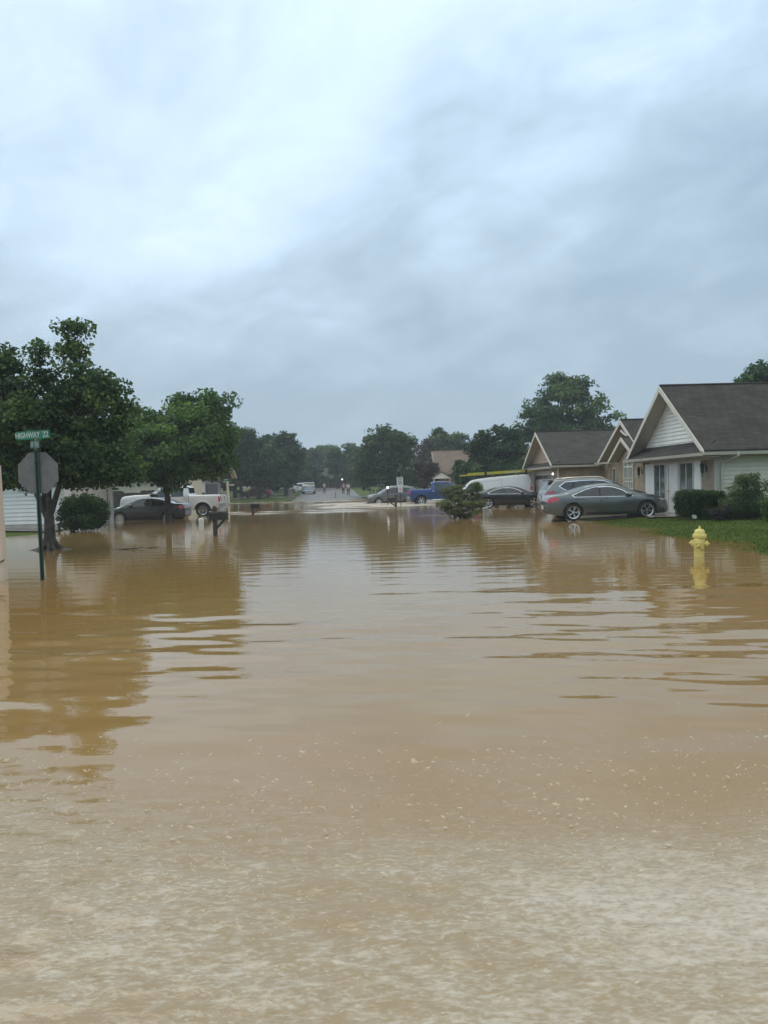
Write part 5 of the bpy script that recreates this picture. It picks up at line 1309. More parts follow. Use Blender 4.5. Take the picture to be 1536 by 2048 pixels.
def pickup(name, label, loc, rz, L, H, pm, wr=.41, spokes=8, W=.99, bumper=CHROME, tail=REDL, pitch=0, cat='truck', flare=True, rimm=None, double=False):
    k = L / 6.2; h = H / 1.95
    T = [(-3.1, .80), (-3.085, 1.28), (-3.05, 1.325), (-2.8, 1.34), (-1.2, 1.34), (-1.13, 1.345), (-1.10, 1.60), (-1.06, 1.84), (-.9, 1.90), (-.4, 1.93), (.25, 1.92), (.55, 1.85), (1.0, 1.55), (1.28, 1.44), (1.4, 1.425), (2.2, 1.41), (2.75, 1.36), (2.98, 1.28), (3.06, 1.1), (3.1, .70)]
    B = [(-3.1, .62), (-2.9, .55), (-2, .50), (2.2, .47), (2.7, .48), (3.1, .52)]
    P = [(-3.1, .90), (-3.0, .955), (-2.4, .985), (0, .985), (1.6, .985), (2.4, .97), (2.8, .92), (3.0, .82), (3.1, .72)]
    Bl = [(-3.2, 1.25), (-1.2, 1.27), (0, 1.26), (1.3, 1.27), (3.2, 1.2)]
    q = lambda A: [(x * k, z * h) for x, z in A]
    sh = Shape(L, q(T), q(B), [(x * k, y * W / .99) for x, y in P], q(Bl), tum=.22, rmax=.09, sig=.03, crown=.02, fl=.94)
    c = Car(name, label, cat, loc, rz, sh, pm, (-1.98 * k, 1.95 * k), wr, pitch=pitch, arch=.09, bed=(-3.0 * k, -1.22 * k, W - .17, .85 * h, 2.0), extra=[x * k for x in (-1.14, -1.12, -1.10, -1.08, -1.05)])
    for pp in ([(.98, 1.29), (.60, 1.64), (.38, 1.76), (.02, 1.78), (.0, 1.30)], [(-.10, 1.30), (-.10, 1.78), (-.80, 1.775), (-.82, 1.30)]):
        for sg in (-1, 1):
            c.add('side_window', c.sp(grow(q(pp), .02), .004, .01, (sg,)), BLACKP); c.add('side_window', c.sp(q(pp), .008, .012, (sg,)), CARGLASS)
    c.add('windscreen', c.tp([(.56 * k, -.93), (.56 * k, .93), (1.22 * k, .97), (1.22 * k, -.97)]), CARGLASS)
    t = MB(); xb = -1.10 * k; t.slab([(xb - .02, -.62, 1.42 * h), (xb - .02, .62, 1.42 * h), (xb + .015, .58, 1.78 * h), (xb + .015, -.58, 1.78 * h)], (-.015, 0, 0)); c.add('rear_window', t, CARGLASS)
    fd = c.door(q([(1.12, .62), (1.10, 1.25), (-.04, 1.26), (-.04, .60)])); rd = c.door(q([(-.065, .60), (-.065, 1.26), (-1.02, 1.265), (-1.02, .60)]), 'rear_door')
    hm = BLACKP if bumper is not None else CHROME
    c.handle(.10 * k, 1.16 * h, fd, CHROME); c.handle(-.92 * k, 1.16 * h, rd, CHROME)
    # gap between cab and bed, arch flares
    c.sides('bed_gap', q([(-1.165, .56), (-1.165, 1.30), (-1.14, 1.30), (-1.14, .56)]), .003, .006, BLACKP)
    if flare:
        for axx in c.axles:
            for sg in (-1, 1):
                t = MB(); n = 18; vs = []; fs = []
                for i in range(n + 1):
                    a = math.pi * (-.06 + 1.12 * i / n)
                    for rr, d in ((wr + .085, .035), (wr + .16, .030), (wr + .19, -.02), (wr + .085, -.04)):
                        x = axx + math.cos(a) * rr; z = wr + math.sin(a) * rr; z = max(z, sh.bot(axx) + .0)
                        vs.append((x, sg * (sh.half(x, min(z, 1.25 * h)) + d), z))
                for i in range(n):
                    for j in range(4): fs.append((i * 4 + j, i * 4 + (j + 1) % 4, i * 4 + 4 + (j + 1) % 4, i * 4 + 4 + j))
                t.add(vs, fs); c.add('arch_flare', t, pm)
    c.lamp('tail_light', q([(-3.06, .92), (-2.93, .92), (-2.93, 1.25), (-3.06, 1.25)]), tail, (-1, [(.80, .92 * h), (.89, .92 * h), (.89, 1.25 * h), (.80, 1.25 * h)]))
    t = MB(); c.ep([(-.76, .84 * h), (.76, .84 * h), (.76, 1.27 * h), (-.76, 1.27 * h)], -1, .012, .02, t); tg = c.add('tailgate', t, pm)
    t = MB(); xx = sh.xend(-1, 0, 1.17 * h) - .02; t.box(xx - .012, xx + .01, -.12, .12, 1.13 * h, 1.20 * h); c.add('tailgate_handle', t, BLACKP, tg, None)
    t = MB()
    for i in range(13):
        y = -1.0 + i * 2.0 / 12; b_ = .10 * (abs(y)) ** 2
        x0 = -3.1 * k - .20 + b_
        t.add([(x0, y * W, .56 * h), (x0, y * W, .80 * h), (x0 + .22, y * W, .80 * h), (x0 + .22, y * W, .56 * h)], [])
    n0 = len(t.v) - 13 * 4
    for i in range(12):
        for j in range(4): t.f.append([n0 + i * 4 + j, n0 + i * 4 + (j + 1) % 4, n0 + i * 4 + 4 + (j + 1) % 4, n0 + i * 4 + 4 + j]); t.m.append(0)
    t.f.append([n0, n0 + 1, n0 + 2, n0 + 3]); t.m.append(0); t.f.append([n0 + 48, n0 + 49, n0 + 50, n0 + 51]); t.m.append(0)
    c.add('rear_bumper', t, bumper)
    t = MB(); t.box(3.0 * k, 3.1 * k + .12, -W * .92, W * .92, .50 * h, .74 * h); o = c.add('front_bumper', t, bumper, None, None); bevel(o, .05, 2)
    t = MB(); c.ep([(-.56, .80 * h), (.56, .80 * h), (.58, 1.14 * h), (-.58, 1.14 * h)], 1, .012, .03, t); c.add('grille', t, BLACKP)
    t = MB()
    for z in (.84, .95, 1.06): c.ep([(-.55, z * h), (.55, z * h), (.55, (z + .045) * h), (-.55, (z + .045) * h)], 1, .03, .02, t)
    c.add('grille_bar', t, CHROME)
    c.lamp('headlight', q([(3.0, .86), (2.98, 1.10), (2.82, 1.16), (2.66, 1.14), (2.70, .96), (2.82, .88)]), WHITEL, (1, [(.60, .84 * h), (.60, 1.10 * h), (.78, 1.08 * h), (.78, .84 * h)]), .010)
    for sg in (-1, 1):
        t = MB(); t.tube([(1.25 * k, sg * (W + .02), .46 * h), (-1.05 * k, sg * (W + .02), .46 * h)], .045, 8); c.add('side_step', t, CHROME)
    c.mirror(.95 * k, 1.32 * h, BLACKP, 1.6); c.wheels(spokes, double, .075, .60, rimm, ww=.27)
    c.emblem(-1, 1.02 * h, .07); return c

def van(name, label, loc, rz, pm, pitch=0, L=5.5, H=2.08):
    k = L / 5.5; h = H / 2.08
    T = [(-2.75, .60), (-2.74, 1.6), (-2.71, 1.90), (-2.6, 2.0), (-2.2, 2.035), (0, 2.03), (1.0, 1.98), (1.35, 1.88), (1.7, 1.60), (2.08, 1.26), (2.2, 1.17), (2.5, 1.06), (2.65, .92), (2.73, .7), (2.75, .5)]
    B = [(-2.75, .48), (-2.5, .38), (2.2, .32), (2.75, .36)]
    P = [(-2.75, .86), (-2.68, .93), (-2.3, .97), (1.4, .97), (2.0, .94), (2.4, .84), (2.65, .70), (2.75, .58)]
    Bl = [(-2.8, 1.15), (1.2, 1.15), (2.8, 1.0)]
    q = lambda A: [(x * k, z * h) for x, z in A]
    sh = Shape(L, q(T), q(B), [(x * k, y) for x, y in P], q(Bl), tum=.12, rmax=.13, sig=.05, crown=.03, fl=.95)
    c = Car(name, label, 'van', loc, rz, sh, pm, (-1.45 * k, 1.75 * k), .34, pitch=pitch)
    for pp in ([(1.86, 1.20), (1.45, 1.62), (1.22, 1.74), (.75, 1.74), (.75, 1.20)],):
        for sg in (-1, 1): c.add('side_window', c.sp(grow(q(pp), .02), .004, .01, (sg,)), BLACKP); c.add('side_window', c.sp(q(pp), .008, .012, (sg,)), CARGLASS)
    c.add('windscreen', c.tp([(1.34 * k, -.92), (1.34 * k, .92), (2.05 * k, .96), (2.05 * k, -.96)]), CARGLASS)
    c.door(q([(1.95, .5), (1.93, 1.15), (.70, 1.15), (.70, .46)])); c.door(q([(.62, .46), (.62, 1.78), (-.75, 1.80), (-.75, .46)]), 'sliding_door')
    c.sides('side_crease', q([(-.8, 1.28), (-.8, 1.32), (-2.4, 1.36), (-2.4, 1.32)]), .006, .012, pm)
    c.lamp('tail_light', q([(-2.74, .95), (-2.62, .95), (-2.62, 1.42), (-2.74, 1.42)]), REDL, (-1, [(.80, .95 * h), (.87, .95 * h), (.87, 1.42 * h), (.80, 1.42 * h)]), .010)
    for sg in (-1, 1):
        t = MB(); c.ep([(sg * .03, .62 * h), (sg * .76, .62 * h), (sg * .76, 1.82 * h), (sg * .03, 1.82 * h)], -1, .006, .02, t, .2); d = c.add('rear_door', t, pm)
        t = MB(); c.ep([(sg * .12, 1.25 * h), (sg * .68, 1.25 * h), (sg * .66, 1.70 * h), (sg * .14, 1.70 * h)], -1, .012, .02, t, .2); c.add('rear_window', t, CARGLASS, d)
    c.sides('headlight', q([(2.62, .72), (2.55, .92), (2.25, 1.06), (2.35, .84)]), .006, .02, WHITEL)
    t = MB(); c.ep([(-.5, .45 * h), (.5, .45 * h), (.5, .75 * h), (-.5, .75 * h)], 1, .008, .02, t); c.add('grille', t, BLACKP)
    for x in (-1.9, -.3, 1.0):
        t = MB(); y = .78; zz = sh.topz(x * k, y) ; t.tube([(x * k, -y, zz - .02), (x * k, -y, zz + .12), (x * k, y, zz + .12), (x * k, y, zz - .02)], .022, 6); c.add('roof_rack_bar', t, BLACKP)
    c.mirror(1.72 * k, 1.22 * h, BLACKP, 1.5); c.wheels(6, False, .07, .62, ww=.22); return c

PG = paint('slate_grey', (.125, .138, .132), .6, .26); PS = paint('silver_grey', (.155, .168, .165), .65, .28); PK = paint('black', (.010, .013, .014), .3, .22)
PC = paint('charcoal', (.045, .052, .060), .55, .28); PW = paint('white', (.70, .72, .72), .0, .3); PB = paint('royal_blue', (.010, .045, .19), .5, .28)
PT = paint('taupe_grey', (.16, .155, .145), .6, .3); PR = paint('dark_red', (.15, .012, .028), .4, .3); PL = paint('pale_silver', (.13, .135, .13), .6, .3)

# parked on the right
sedan('sedan_car', 'slate grey sedan with chrome window line on the driveway of the nearest house', (8.66, 30.35, .02), R(1.5), 4.78, 1.40, .89, PG, spokes=5, double=True, sw=.028, wr=.335, pitch=-.6)
suv('sport_utility_car', 'silver grey car with roof rails, parked beyond the slate grey sedan', (9.15, 33.6, .03), R(1.5), 4.65, 1.64, PS, pitch=-.5)
sedan('sedan_car', 'black sedan in front of the white van', (7.75, 47.9, -.04), R(2), 4.7, 1.37, .90, PK, spokes=5, double=False, sw=.08, wr=.34, trim=CHROME)
van('work_van', 'white work van nosed away from the tan gabled garage', (7.35, 52.6, -.13), R(180 - 3), PW, pitch=3.6)
pickup('pickup_truck', 'royal blue crew cab pickup standing in the flooded street side', (4.78, 62.6, -.16), R(4), 5.75, 1.93, PB, spokes=5, flare=True, bumper=CHROME)
suv('sport_utility_car', 'taupe grey car facing left behind the speed limit sign', (.72, 66.6, -.20), R(180 + 10), 4.45, 1.63, PT, trim=None, spokes=6)
# parked on the left
sedan('sedan_car', 'charcoal grey sedan half hidden by the second maple trunk', (-13.2, 43.2, -.19), R(180 - 2), 4.5, 1.43, .88, PC, 'civic', trim=None, spokes=9, double=False, sw=.055, wr=.32, plate=False)
pickup('pickup_truck', 'white heavy duty pickup beyond the charcoal sedan', (-12.95, 47.6, -.10), R(180 - 1), 6.25, 1.99, PW, wr=.43, spokes=8)
# far down the street
sedan('sedan_car', 'dark red car on the lawn side behind a dark tree trunk', (-17.4, 105.0, .28), R(180 - 4), 4.6, 1.45, .88, PR, trim=None, spokes=5, double=False, sw=.08)
pickup('pickup_truck', 'pale silver pickup driving towards us through spray far down the road', (X_(619, 118), 118, .42), R(-90 + 4), 5.6, 1.9, PL, spokes=5)
suv('sport_utility_car', 'small white car parked left of the distant silver pickup', (X_(595, 128), 128, .65), R(180 + 25), 4.5, 1.6, PW, trim=None)
sedan('sedan_car', 'white car partly hidden at the far left driveway', (X_(571, 124), 124, .62), R(180), 4.6, 1.5, .88, PW, trim=None, spokes=5, double=False, sw=.08)
# ---------------------------------------------------------------- hydrant, signs, mailboxes
def place_text(parent, body, size, loc, m, rx=90, rz=0, off=0.0, sx=1.0, name='lettering'):
    me = text_mesh(body, size, .0015, off); me.transform(Matrix.Diagonal((sx, 1, 1, 1)))
    o = link(name, me, m, parent); o.location = loc; o.rotation_euler = (R(rx), 0, R(rz)); return o
def hydrant():
    p = gp(1398, 1114); root = empty('fire_hydrant', (p.x, p.y, -.035)); root.rotation_euler = (0, R(2.2), R(14)); tag(root, 'pale yellow fire hydrant standing in the flood at the lawn edge', 'hydrant')
    b = MB(); b.lathe([(.0, -.4), (.095, -.4), (.095, .18), (.100, .20), (.105, .30), (.105, .40), (.098, .415), (.0, .415)], 28); b.build('barrel', YELLOW, root, 35)
    b = MB(); b.lathe([(0, .415), (.128, .415), (.132, .425), (.132, .470), (.126, .478), (.102, .482), (.100, .52), (.090, .555), (.066, .582), (.03, .590), (0, .591)], 28)
    for i in range(8):
        a = 2 * math.pi * (i + .3) / 8; b.lathe([(0, .408), (.012, .408), (.012, .49), (0, .492)], 6, c=(.116 * math.cos(a), .116 * math.sin(a), 0))
    b.build('bonnet', YELLOW, root, 35)
    b = MB(); b.lathe([(0, .588), (.024, .588), (.022, .640), (.016, .645), (0, .645)], 5); b.build('operating_nut', YELLOW, root)
    def nozzle(a, z, r, l, nm_):
        d = Vector((math.cos(a), math.sin(a), 0)); q = d.to_track_quat('X', 'Z').to_matrix(); mb = MB()
        mb.lathe([(0, .04), (r * .75, .04), (r * .75, .10 + l * .25), (r * .80, .10 + l * .3), (r, .10 + l * .32), (r * 1.02, .10 + l * .85), (r * .93, .10 + l), (r * .26, .10 + l), (r * .24, .10 + l + .035), (0, .10 + l + .035)], 20, 'X')
        for i in range(8):
            t = 2 * math.pi * i / 8; mb.cbox((.10 + l * .6, r * 1.02 * math.cos(t), r * 1.02 * math.sin(t)), (l * .4, .014, .014))
        mb.v = [tuple(q @ Vector(p_) + Vector((0, 0, z))) for p_ in mb.v]; mb.build(nm_, YELLOW, root, 35)
    nozzle(R(215), .315, .082, .075, 'pumper_nozzle'); nozzle(R(312), .305, .050, .06, 'hose_nozzle'); nozzle(R(132), .305, .050, .06, 'hose_nozzle')
    def chain(a0, a1, z):
        mb = MB(); n = 14
        pts = [(.135 * math.cos(a0 + (a1 - a0) * i / n), .135 * math.sin(a0 + (a1 - a0) * i / n), z - .10 * math.sin(math.pi * i / n)) for i in range(n + 1)]
        for i in range(n): mb.tube([pts[i], Vector(pts[i]).lerp(Vector(pts[i + 1]), .8)], .007 if i % 2 else .005, 5)
        mb.build('cap_chain', mat('rusty_iron', (.10, .06, .035), .8, var=.4, vscale=20), root)
    chain(R(228), R(300), .27)
    return p
HYD = hydrant()

def stop_sign():
    p = gp(86.5, 1160); root = empty('stop_sign', (p.x, p.y, 0)); root.rotation_euler = (0, R(-.5), R(-3)); tag(root, 'stop sign seen from behind with street name blades on a green post', 'road sign')
    b = MB()
    for (x0, x1, y0, y1) in ((-.016, .016, .0, .006), (-.022, -.016, -.028, .006), (.016, .022, -.028, .006), (-.040, -.022, -.028, -.022), (.022, .040, -.028, -.022)):
        b.box(x0, x1, y0, y1, -.5, 2.52)
    b.build('post', GREENST, root)
    h = MB()
    for i in range(76): h.lathe([(0, -.0068), (.006, -.0068), (.006, .001), (0, .001)], 6, 'Y', c=(0, .0, .05 + i * .0325))
    h.build('post_holes', SIGNK, root)
    def octo(r, y0, y1):
        m = MB(); m.slab([(r * math.cos(R(22.5 + 45 * i)), y0, 1.965 + r * math.sin(R(22.5 + 45 * i))) for i in range(8)], (0, y1 - y0, 0)); return m
    octo(.407, .010, .014).build('sign_back', GALV, root); octo(.400, .0145, .0165).build('sign_face', SIGNR, root)
    b = MB()
    for z in (1.74, 2.2): b.lathe([(0, -.012), (.012, -.012), (.012, .022), (0, .022)], 6, 'Y', c=(0, 0, z))
    b.build('bolt', GALV, root)
    # street name blades
    s = MB(); s.box(-.325, .325, -.004, .004, -.075, .075); bl = s.build('name_blade', SIGNG, root); bl.location = (-.045, -.02, 2.655); bl.rotation_euler = (0, R(-1), R(-4)); bevel(bl, .003, 1)
    place_text(bl, 'HIGHWAY', .135, (-.105, -.006, -.002), SIGNWW, off=.0035, sx=.74); place_text(bl, '22', .145, (.245, -.006, 0), SIGNWW, off=.003, sx=.80)
    s = MB(); s.box(-.325, .325, -.004, .004, -.065, .065); bl = s.build('name_blade', SIGNGF, root); bl.location = (-.02, -.02, 2.485); bl.rotation_euler = (0, R(3), R(-50)); bl['label'] = 'faded lower blade turned away'
    s = MB(); s.box(-.27, .15, -.0065, -.0045, -.035, .04); s.box(.20, .28, -.0065, -.0045, -.03, .025); s.build('worn_lettering', SIGNWF, bl)
    b = MB(); b.box(-.02, .02, -.03, .0, 2.53, 2.60); b.box(-.015, .015, -.03, .03, 2.38, 2.44); b.build('bracket', GALV, root)
    return p
stop_sign()

def near_post():
    p = gp(0, 1160); root = empty('wooden_post', (p.x, p.y, 0)); root.rotation_euler = (0, R(-1.2), R(4)); tag(root, 'pale peach painted wooden post at the far left edge', 'post')
    b = MB(); b.box(-.11, .11, -.11, .11, -.5, 2.08); b.slab([(-.11, -.11, 2.08), (.11, -.11, 2.08), (.11, -.11, 2.12), (-.11, -.11, 2.2)], (0, .22, 0)); o = b.build('shaft', POSTC, root); bevel(o, .008, 1)
    b = MB(); b.tube([(-.02, -.115, .335), (.06, -.135, .34), (.12, -.13, .355), (.15, -.12, .385)], .011, 6); b.build('hook', IRON, root, 50)
near_post()

def speed_sign():
    p = pt(802, 1012, 56.0); root = empty('speed_limit_sign', (p.x, 56.0, 0)); root.rotation_euler = (0, R(-1), R(2)); tag(root, 'white speed limit sign with a smaller plate below on a thin dark post', 'road sign')
    b = MB(); b.box(-.028, .028, .0, .03, -.5, 2.05); b.build('post', GREENST, root)
    b = MB(); b.box(-.235, .235, -.012, -.004, 1.50, 2.12); f = b.build('sign_panel', SIGNW, root); bevel(f, .003, 1)
    b = MB()
    for x0, x1, z0, z1 in ((-.222, .222, 2.10, 2.107), (-.222, .222, 1.513, 1.520), (-.222, -.215, 1.52, 2.10), (.215, .222, 1.52, 2.10)): b.box(x0, x1, -.0135, -.0122, z0, z1)
    b.build('border', SIGNK, f)
    place_text(f, 'SPEED', .115, (0, -.0135, 2.03), SIGNK, off=.0015); place_text(f, 'LIMIT', .115, (0, -.0135, 1.915), SIGNK, off=.0015); place_text(f, '25', .32, (0, -.0135, 1.70), SIGNK, off=.006)
    b = MB(); b.box(-.155, .155, -.012, -.004, 1.02, 1.47); q = b.build('lower_plate', SIGNW, root); bevel(q, .003, 1)
    b = MB(); b.box(-.05, .05, -.0135, -.0121, 1.405, 1.43); b.box(-.06, .06, -.0135, -.0121, 1.31, 1.335); b.build('dark_line', SIGNK, q)
    b = MB(); b.box(-.09, .09, -.0135, -.0121, 1.19, 1.26); b.box(-.10, .10, -.0135, -.0121, 1.09, 1.13); b.build('red_line', SIGNR, q)
speed_sign()

def mailbox(label, px, py, Y, l, rz, m, post_m, h=.72, post_up=.28, w=.20, hh=.24, brace=1, post_x=-.16, pw=.11, door_m=None, group=None, base_z=0.0):
    p = pt(px, py, Y); root = empty('mailbox', (p.x, Y, base_z), rz); tag(root, label, 'mailbox', group)
    b = MB(); b.box(post_x - pw / 2, post_x + pw / 2, -pw / 2, pw / 2, -.5, h + post_up if post_up else h - .02)
    if post_up: b.add([(post_x - pw / 2, -pw / 2, h + post_up), (post_x + pw / 2, -pw / 2, h + post_up), (post_x + pw / 2, pw / 2, h + post_up), (post_x - pw / 2, pw / 2, h + post_up), (post_x, 0, h + post_up + .06)], [(0, 1, 4), (1, 2, 4), (2, 3, 4), (3, 0, 4)])
    b.build('post', post_m, root)
    b = MB(); b.box(-l / 2 - .03, l / 2 + .02, -w / 2 - .01, w / 2 + .01, h - .045, h - .004); b.tube([(post_x, 0, h - .38), (l * .36, 0, h - .03)], pw * .38, 4); b.build('bracket', post_m, root)
    def sec(x): return [(x, -w / 2, h), (x, w / 2, h), (x, w / 2, h + hh - w / 2)] + [(x, w / 2 * math.cos(math.pi * i / 10), h + hh - w / 2 + w / 2 * math.sin(math.pi * i / 10)) for i in range(1, 10)] + [(x, -w / 2, h + hh - w / 2)]
    b = MB(); b.slab(sec(-l / 2), (l, 0, 0)); b.build('box', m, root, 30)
    b = MB(); b.slab([(q[0], q[1] * 1.05, h + (q[2] - h) * 1.02) for q in sec(l / 2 + .002)], (.012, 0, 0)); d = b.build('door', door_m or m, root, 30)
    b = MB(); b.tube([(l / 2 + .012, 0, h + hh * .72), (l / 2 + .04, 0, h + hh * .74), (l / 2 + .04, 0, h + hh * .60)], .009, 6); b.build('handle', CHROME, d)
    b = MB(); b.box(l * .1, l * .1 + .02, -w / 2 - .012, -w / 2 - .004, h + .06, h + hh * .85); b.box(l * .1 + .02, l * .1 + .10, -w / 2 - .012, -w / 2 - .004, h + hh * .6, h + hh * .85); b.build('flag', IRON, root)
    return root
mailbox('large dark mailbox on a braced wooden post, nearest on the left', 438, 1071, 26.3, .60, R(-4), IRON, WOODD, h=.58, post_up=.40, w=.22, hh=.27, post_x=-.12, pw=.125)
mailbox('black mailbox with a pale panel on a thin braced post farther along the street', 511, 1031, 45.0, .52, R(-6), IRON, WOODB, h=.44, post_up=0, w=.22, hh=.28, post_x=-.16, pw=.11)
mailbox('dark mailbox on a grey post beside the speed limit sign', 783, 1016, 52.0, .55, R(182), IRON, WOODB, h=.50, post_up=.42, w=.24, hh=.27, post_x=-.30, pw=.15)

def pedestal(label, px, py, Y, w, h, m):
    p = pt(px, py, Y); root = empty('utility_pedestal', (p.x, Y, 0), R(12)); tag(root, label, 'utility pedestal')
    b = MB(); b.box(-w / 2, w / 2, -w / 2, w / 2, -.4, h * .72); b.build('base', m, root)
    def s_(z, k): return [(-w / 2 * k, -w / 2 * k, z), (w / 2 * k, -w / 2 * k, z), (w / 2 * k, w / 2 * k, z), (-w / 2 * k, w / 2 * k, z)]
    b = MB(); lv = [(h * .72 + .004, 1.08), (h * .90, 1.08), (h * .96, .98), (h * .995, .75), (h, .3)]; vs = []; fs = []
    for z, k in lv: vs += s_(z, k)
    for i in range(len(lv) - 1):
        for k in range(4): fs.append((i * 4 + k, i * 4 + (k + 1) % 4, i * 4 + 4 + (k + 1) % 4, i * 4 + 4 + k))
    fs += [(3, 2, 1, 0), tuple(range(len(vs) - 4, len(vs)))]; b.add(vs, fs); b.build('cap', m, root, 50)
pedestal('white rounded utility pedestal in the water left of the large dark mailbox', 403, 1061, 29.7, .19, .49, PED)
pedestal('grey green utility pedestal in the water before the black sedan', 971, 1030, 37.4, .20, .37, PEDG)

def street_post():
    p = pt(458, 1010, 72.0); root = empty('street_name_post', (p.x, 72.0, 0)); root.rotation_euler = (0, R(-2.2), 0); tag(root, 'cream wooden post with a side arm by the tail of the white pickup', 'post')
    b = MB(); b.box(-.095, .095, -.095, .095, -.5, 2.02); b.lathe([(0, 2.02), (.13, 2.02), (.13, 2.10), (.08, 2.18), (0, 2.22)], 8); b.build('shaft', POSTC, root)
    b = MB(); b.box(.10, .62, -.05, .05, 1.86, 2.02); a = b.build('arm', POSTC, root)
    b = MB(); b.box(.16, .56, -.056, -.052, 1.91, 1.96); b.build('name_strip', WOODB, a)
    p = pt(456, 1008, 76.0); root = empty('street_name_sign', (p.x, 76.0, 0)); root.rotation_euler = (0, R(-1), 0); tag(root, 'small green street name blades on a brown pole behind the cream post', 'road sign')
    b = MB(); b.tube([(0, 0, -.5), (0, 0, 2.55)], .055, 8); b.build('pole', WOODB, root)
    for z, w, x, lab in ((2.50, .32, .02, 0), (2.30, .48, .04, 1)):
        b = MB(); b.box(x - w, x + w, -.07, -.06, z - .10, z + .10); q = b.build('name_blade', SIGNG, root)
        b = MB(); b.box(x - w * .8, x + w * .45, -.075, -.071, z - .045, z + .05); b.build('worn_lettering', SIGNW, q)
street_post()

def lamp_post(label, px, py, Y, h, r, bz=None, on=True, lean=0):
    p = pt(px, py, Y); root = empty('lamp_post', (p.x, Y, bz if bz is not None else 0)); tag(root, label, 'lamp post')
    b = MB(); b.lathe([(0, -.5), (.05, -.5), (.05, .1), (.035, .15), (.035, h - .12), (.07, h - .08), (.07, h - .04), (0, h - .04)], 10); b.build('pole', IRON, root, 40)
    b = MB(); b.lathe([(0, h - .04), (r * .6, h - .03), (r, h + r * .6), (r * .8, h + r * 1.3), (r * .3, h + r * 1.7), (0, h + r * 1.75)], 12); b.build('globe', LAMPON, root, 60)
lamp_post('lit yard lamp on a black post before the taupe grey car', 776, 1007, 60.5, 1.30, .10)
lamp_post('lit lamp among the people at the far right of the road', 685, 985, 112.0, 2.0, .13, gz(X_(685, 112), 112))

# brick letterbox pillars down the street
for (px, Y, w, h_, lab) in ((583, 93, .52, 1.05, 'brick letterbox pillar at the left edge of the far road'),):
    x = X_(px, Y); z = gz(x, Y); root = empty('brick_pillar', (x, Y, z)); tag(root, lab, 'letterbox pillar')
    b = MB(); b.box(-w / 2, w / 2, -w / 2, w / 2, -.4, h_); b.build('pillar', mat('grey_brick', (.20, .18, .16), .85, var=.3, vscale=9), root)
    b = MB(); b.box(-w / 2 - .06, w / 2 + .06, -w / 2 - .06, w / 2 + .06, h_ + .002, h_ + .09); b.build('cap', CONC, root)
    b = MB(); b.box(.0, .012, -.1, .1, h_ - .42, h_ - .18); o = b.build('mailbox_door', IRON, root); o.location.x = w / 2
x = X_(672, 95); root = empty('roadside_post', (x, 95, gz(x, 95))); tag(root, 'thin grey marker post at the right edge of the far road', 'post')
b = MB(); b.box(-.05, .05, -.05, .05, -.3, .95); b.build('shaft', GALV, root)
b = MB(); b.box(-.05, .05, -.058, -.052, .70, .88); b.build('reflector', SIGNW, root)

# extension ladder on the van
def ladder():
    root = empty('ladder', (7.72, 51.95, 2.17)); root.rotation_euler = (0, R(-2.3), R(-3)); tag(root, 'yellow fibreglass extension ladder lying on the white van', 'ladder')
    for y in (-.22, .22):
        b = MB(); b.box(-2.55, 2.75, y - .02, y + .02, -.05, .05); b.build('rail', FIBRE, root)
    for y in (-.17, .17):
        b = MB(); b.box(-2.0, 2.9, y - .015, y + .015, .055, .135); b.build('fly_rail', FIBRE, root)
    for i in range(17):
        b = MB(); x = -2.4 + i * .305; b.tube([(x, -.20, 0), (x, .20, 0)], .017, 8); b.build('rung', GALV, root)
    for x in (-.9, 1.8):
        b = MB(); b.box(x, x + .16, -.245, -.242, -.07, .14); b.box(x, x + .16, .242, .245, -.07, .14); b.build('clamp', BLACKP, root)
    b = MB(); b.box(.5, 1.5, -.2435, -.2405, .0, .04); b.build('label_strip', SIGNW, root)
ladder()

# dark bin between the black sedan and the silver grey car
def bin_():
    root = empty('storage_bin', (8.95, 44.4, 0), R(6)); tag(root, 'black bin standing in the water at the nose of the black sedan', 'bin')
    b = MB(); b.slab([(-.2, -.18, -.3), (.2, -.18, -.3), (.2, .18, -.3), (-.2, .18, -.3)], (0, 0, .62)); o = b.build('tub', BLACKP, root); bevel(o, .03, 2)
    b = MB(); b.box(-.23, .23, -.21, .21, .325, .37); o = b.build('lid', BLACKP, root); bevel(o, .015, 2)
bin_()

# landscape light on the lawn by the hedge
def ground_light():
    p = gp(1389, 1040, .16); root = empty('garden_light', (p.x, p.y, gz(p.x, p.y)), R(20)); tag(root, 'small pale garden floodlight on the lawn before the hedge', 'garden light')
    b = MB(); b.tube([(0, 0, -.1), (0, 0, .14)], .016, 8); b.build('stake', IRON, root)
    b = MB(); b.slab([(-.055, -.04, .12), (.055, -.04, .12), (.06, .05, .14), (-.06, .05, .14)], (0, .01, .11)); o = b.build('housing', PEDG, root); bevel(o, .01, 2)
    b = MB(); b.box(-.045, .045, -.044, -.041, .135, .215); b.build('lens', WHITEL, root)
ground_light()

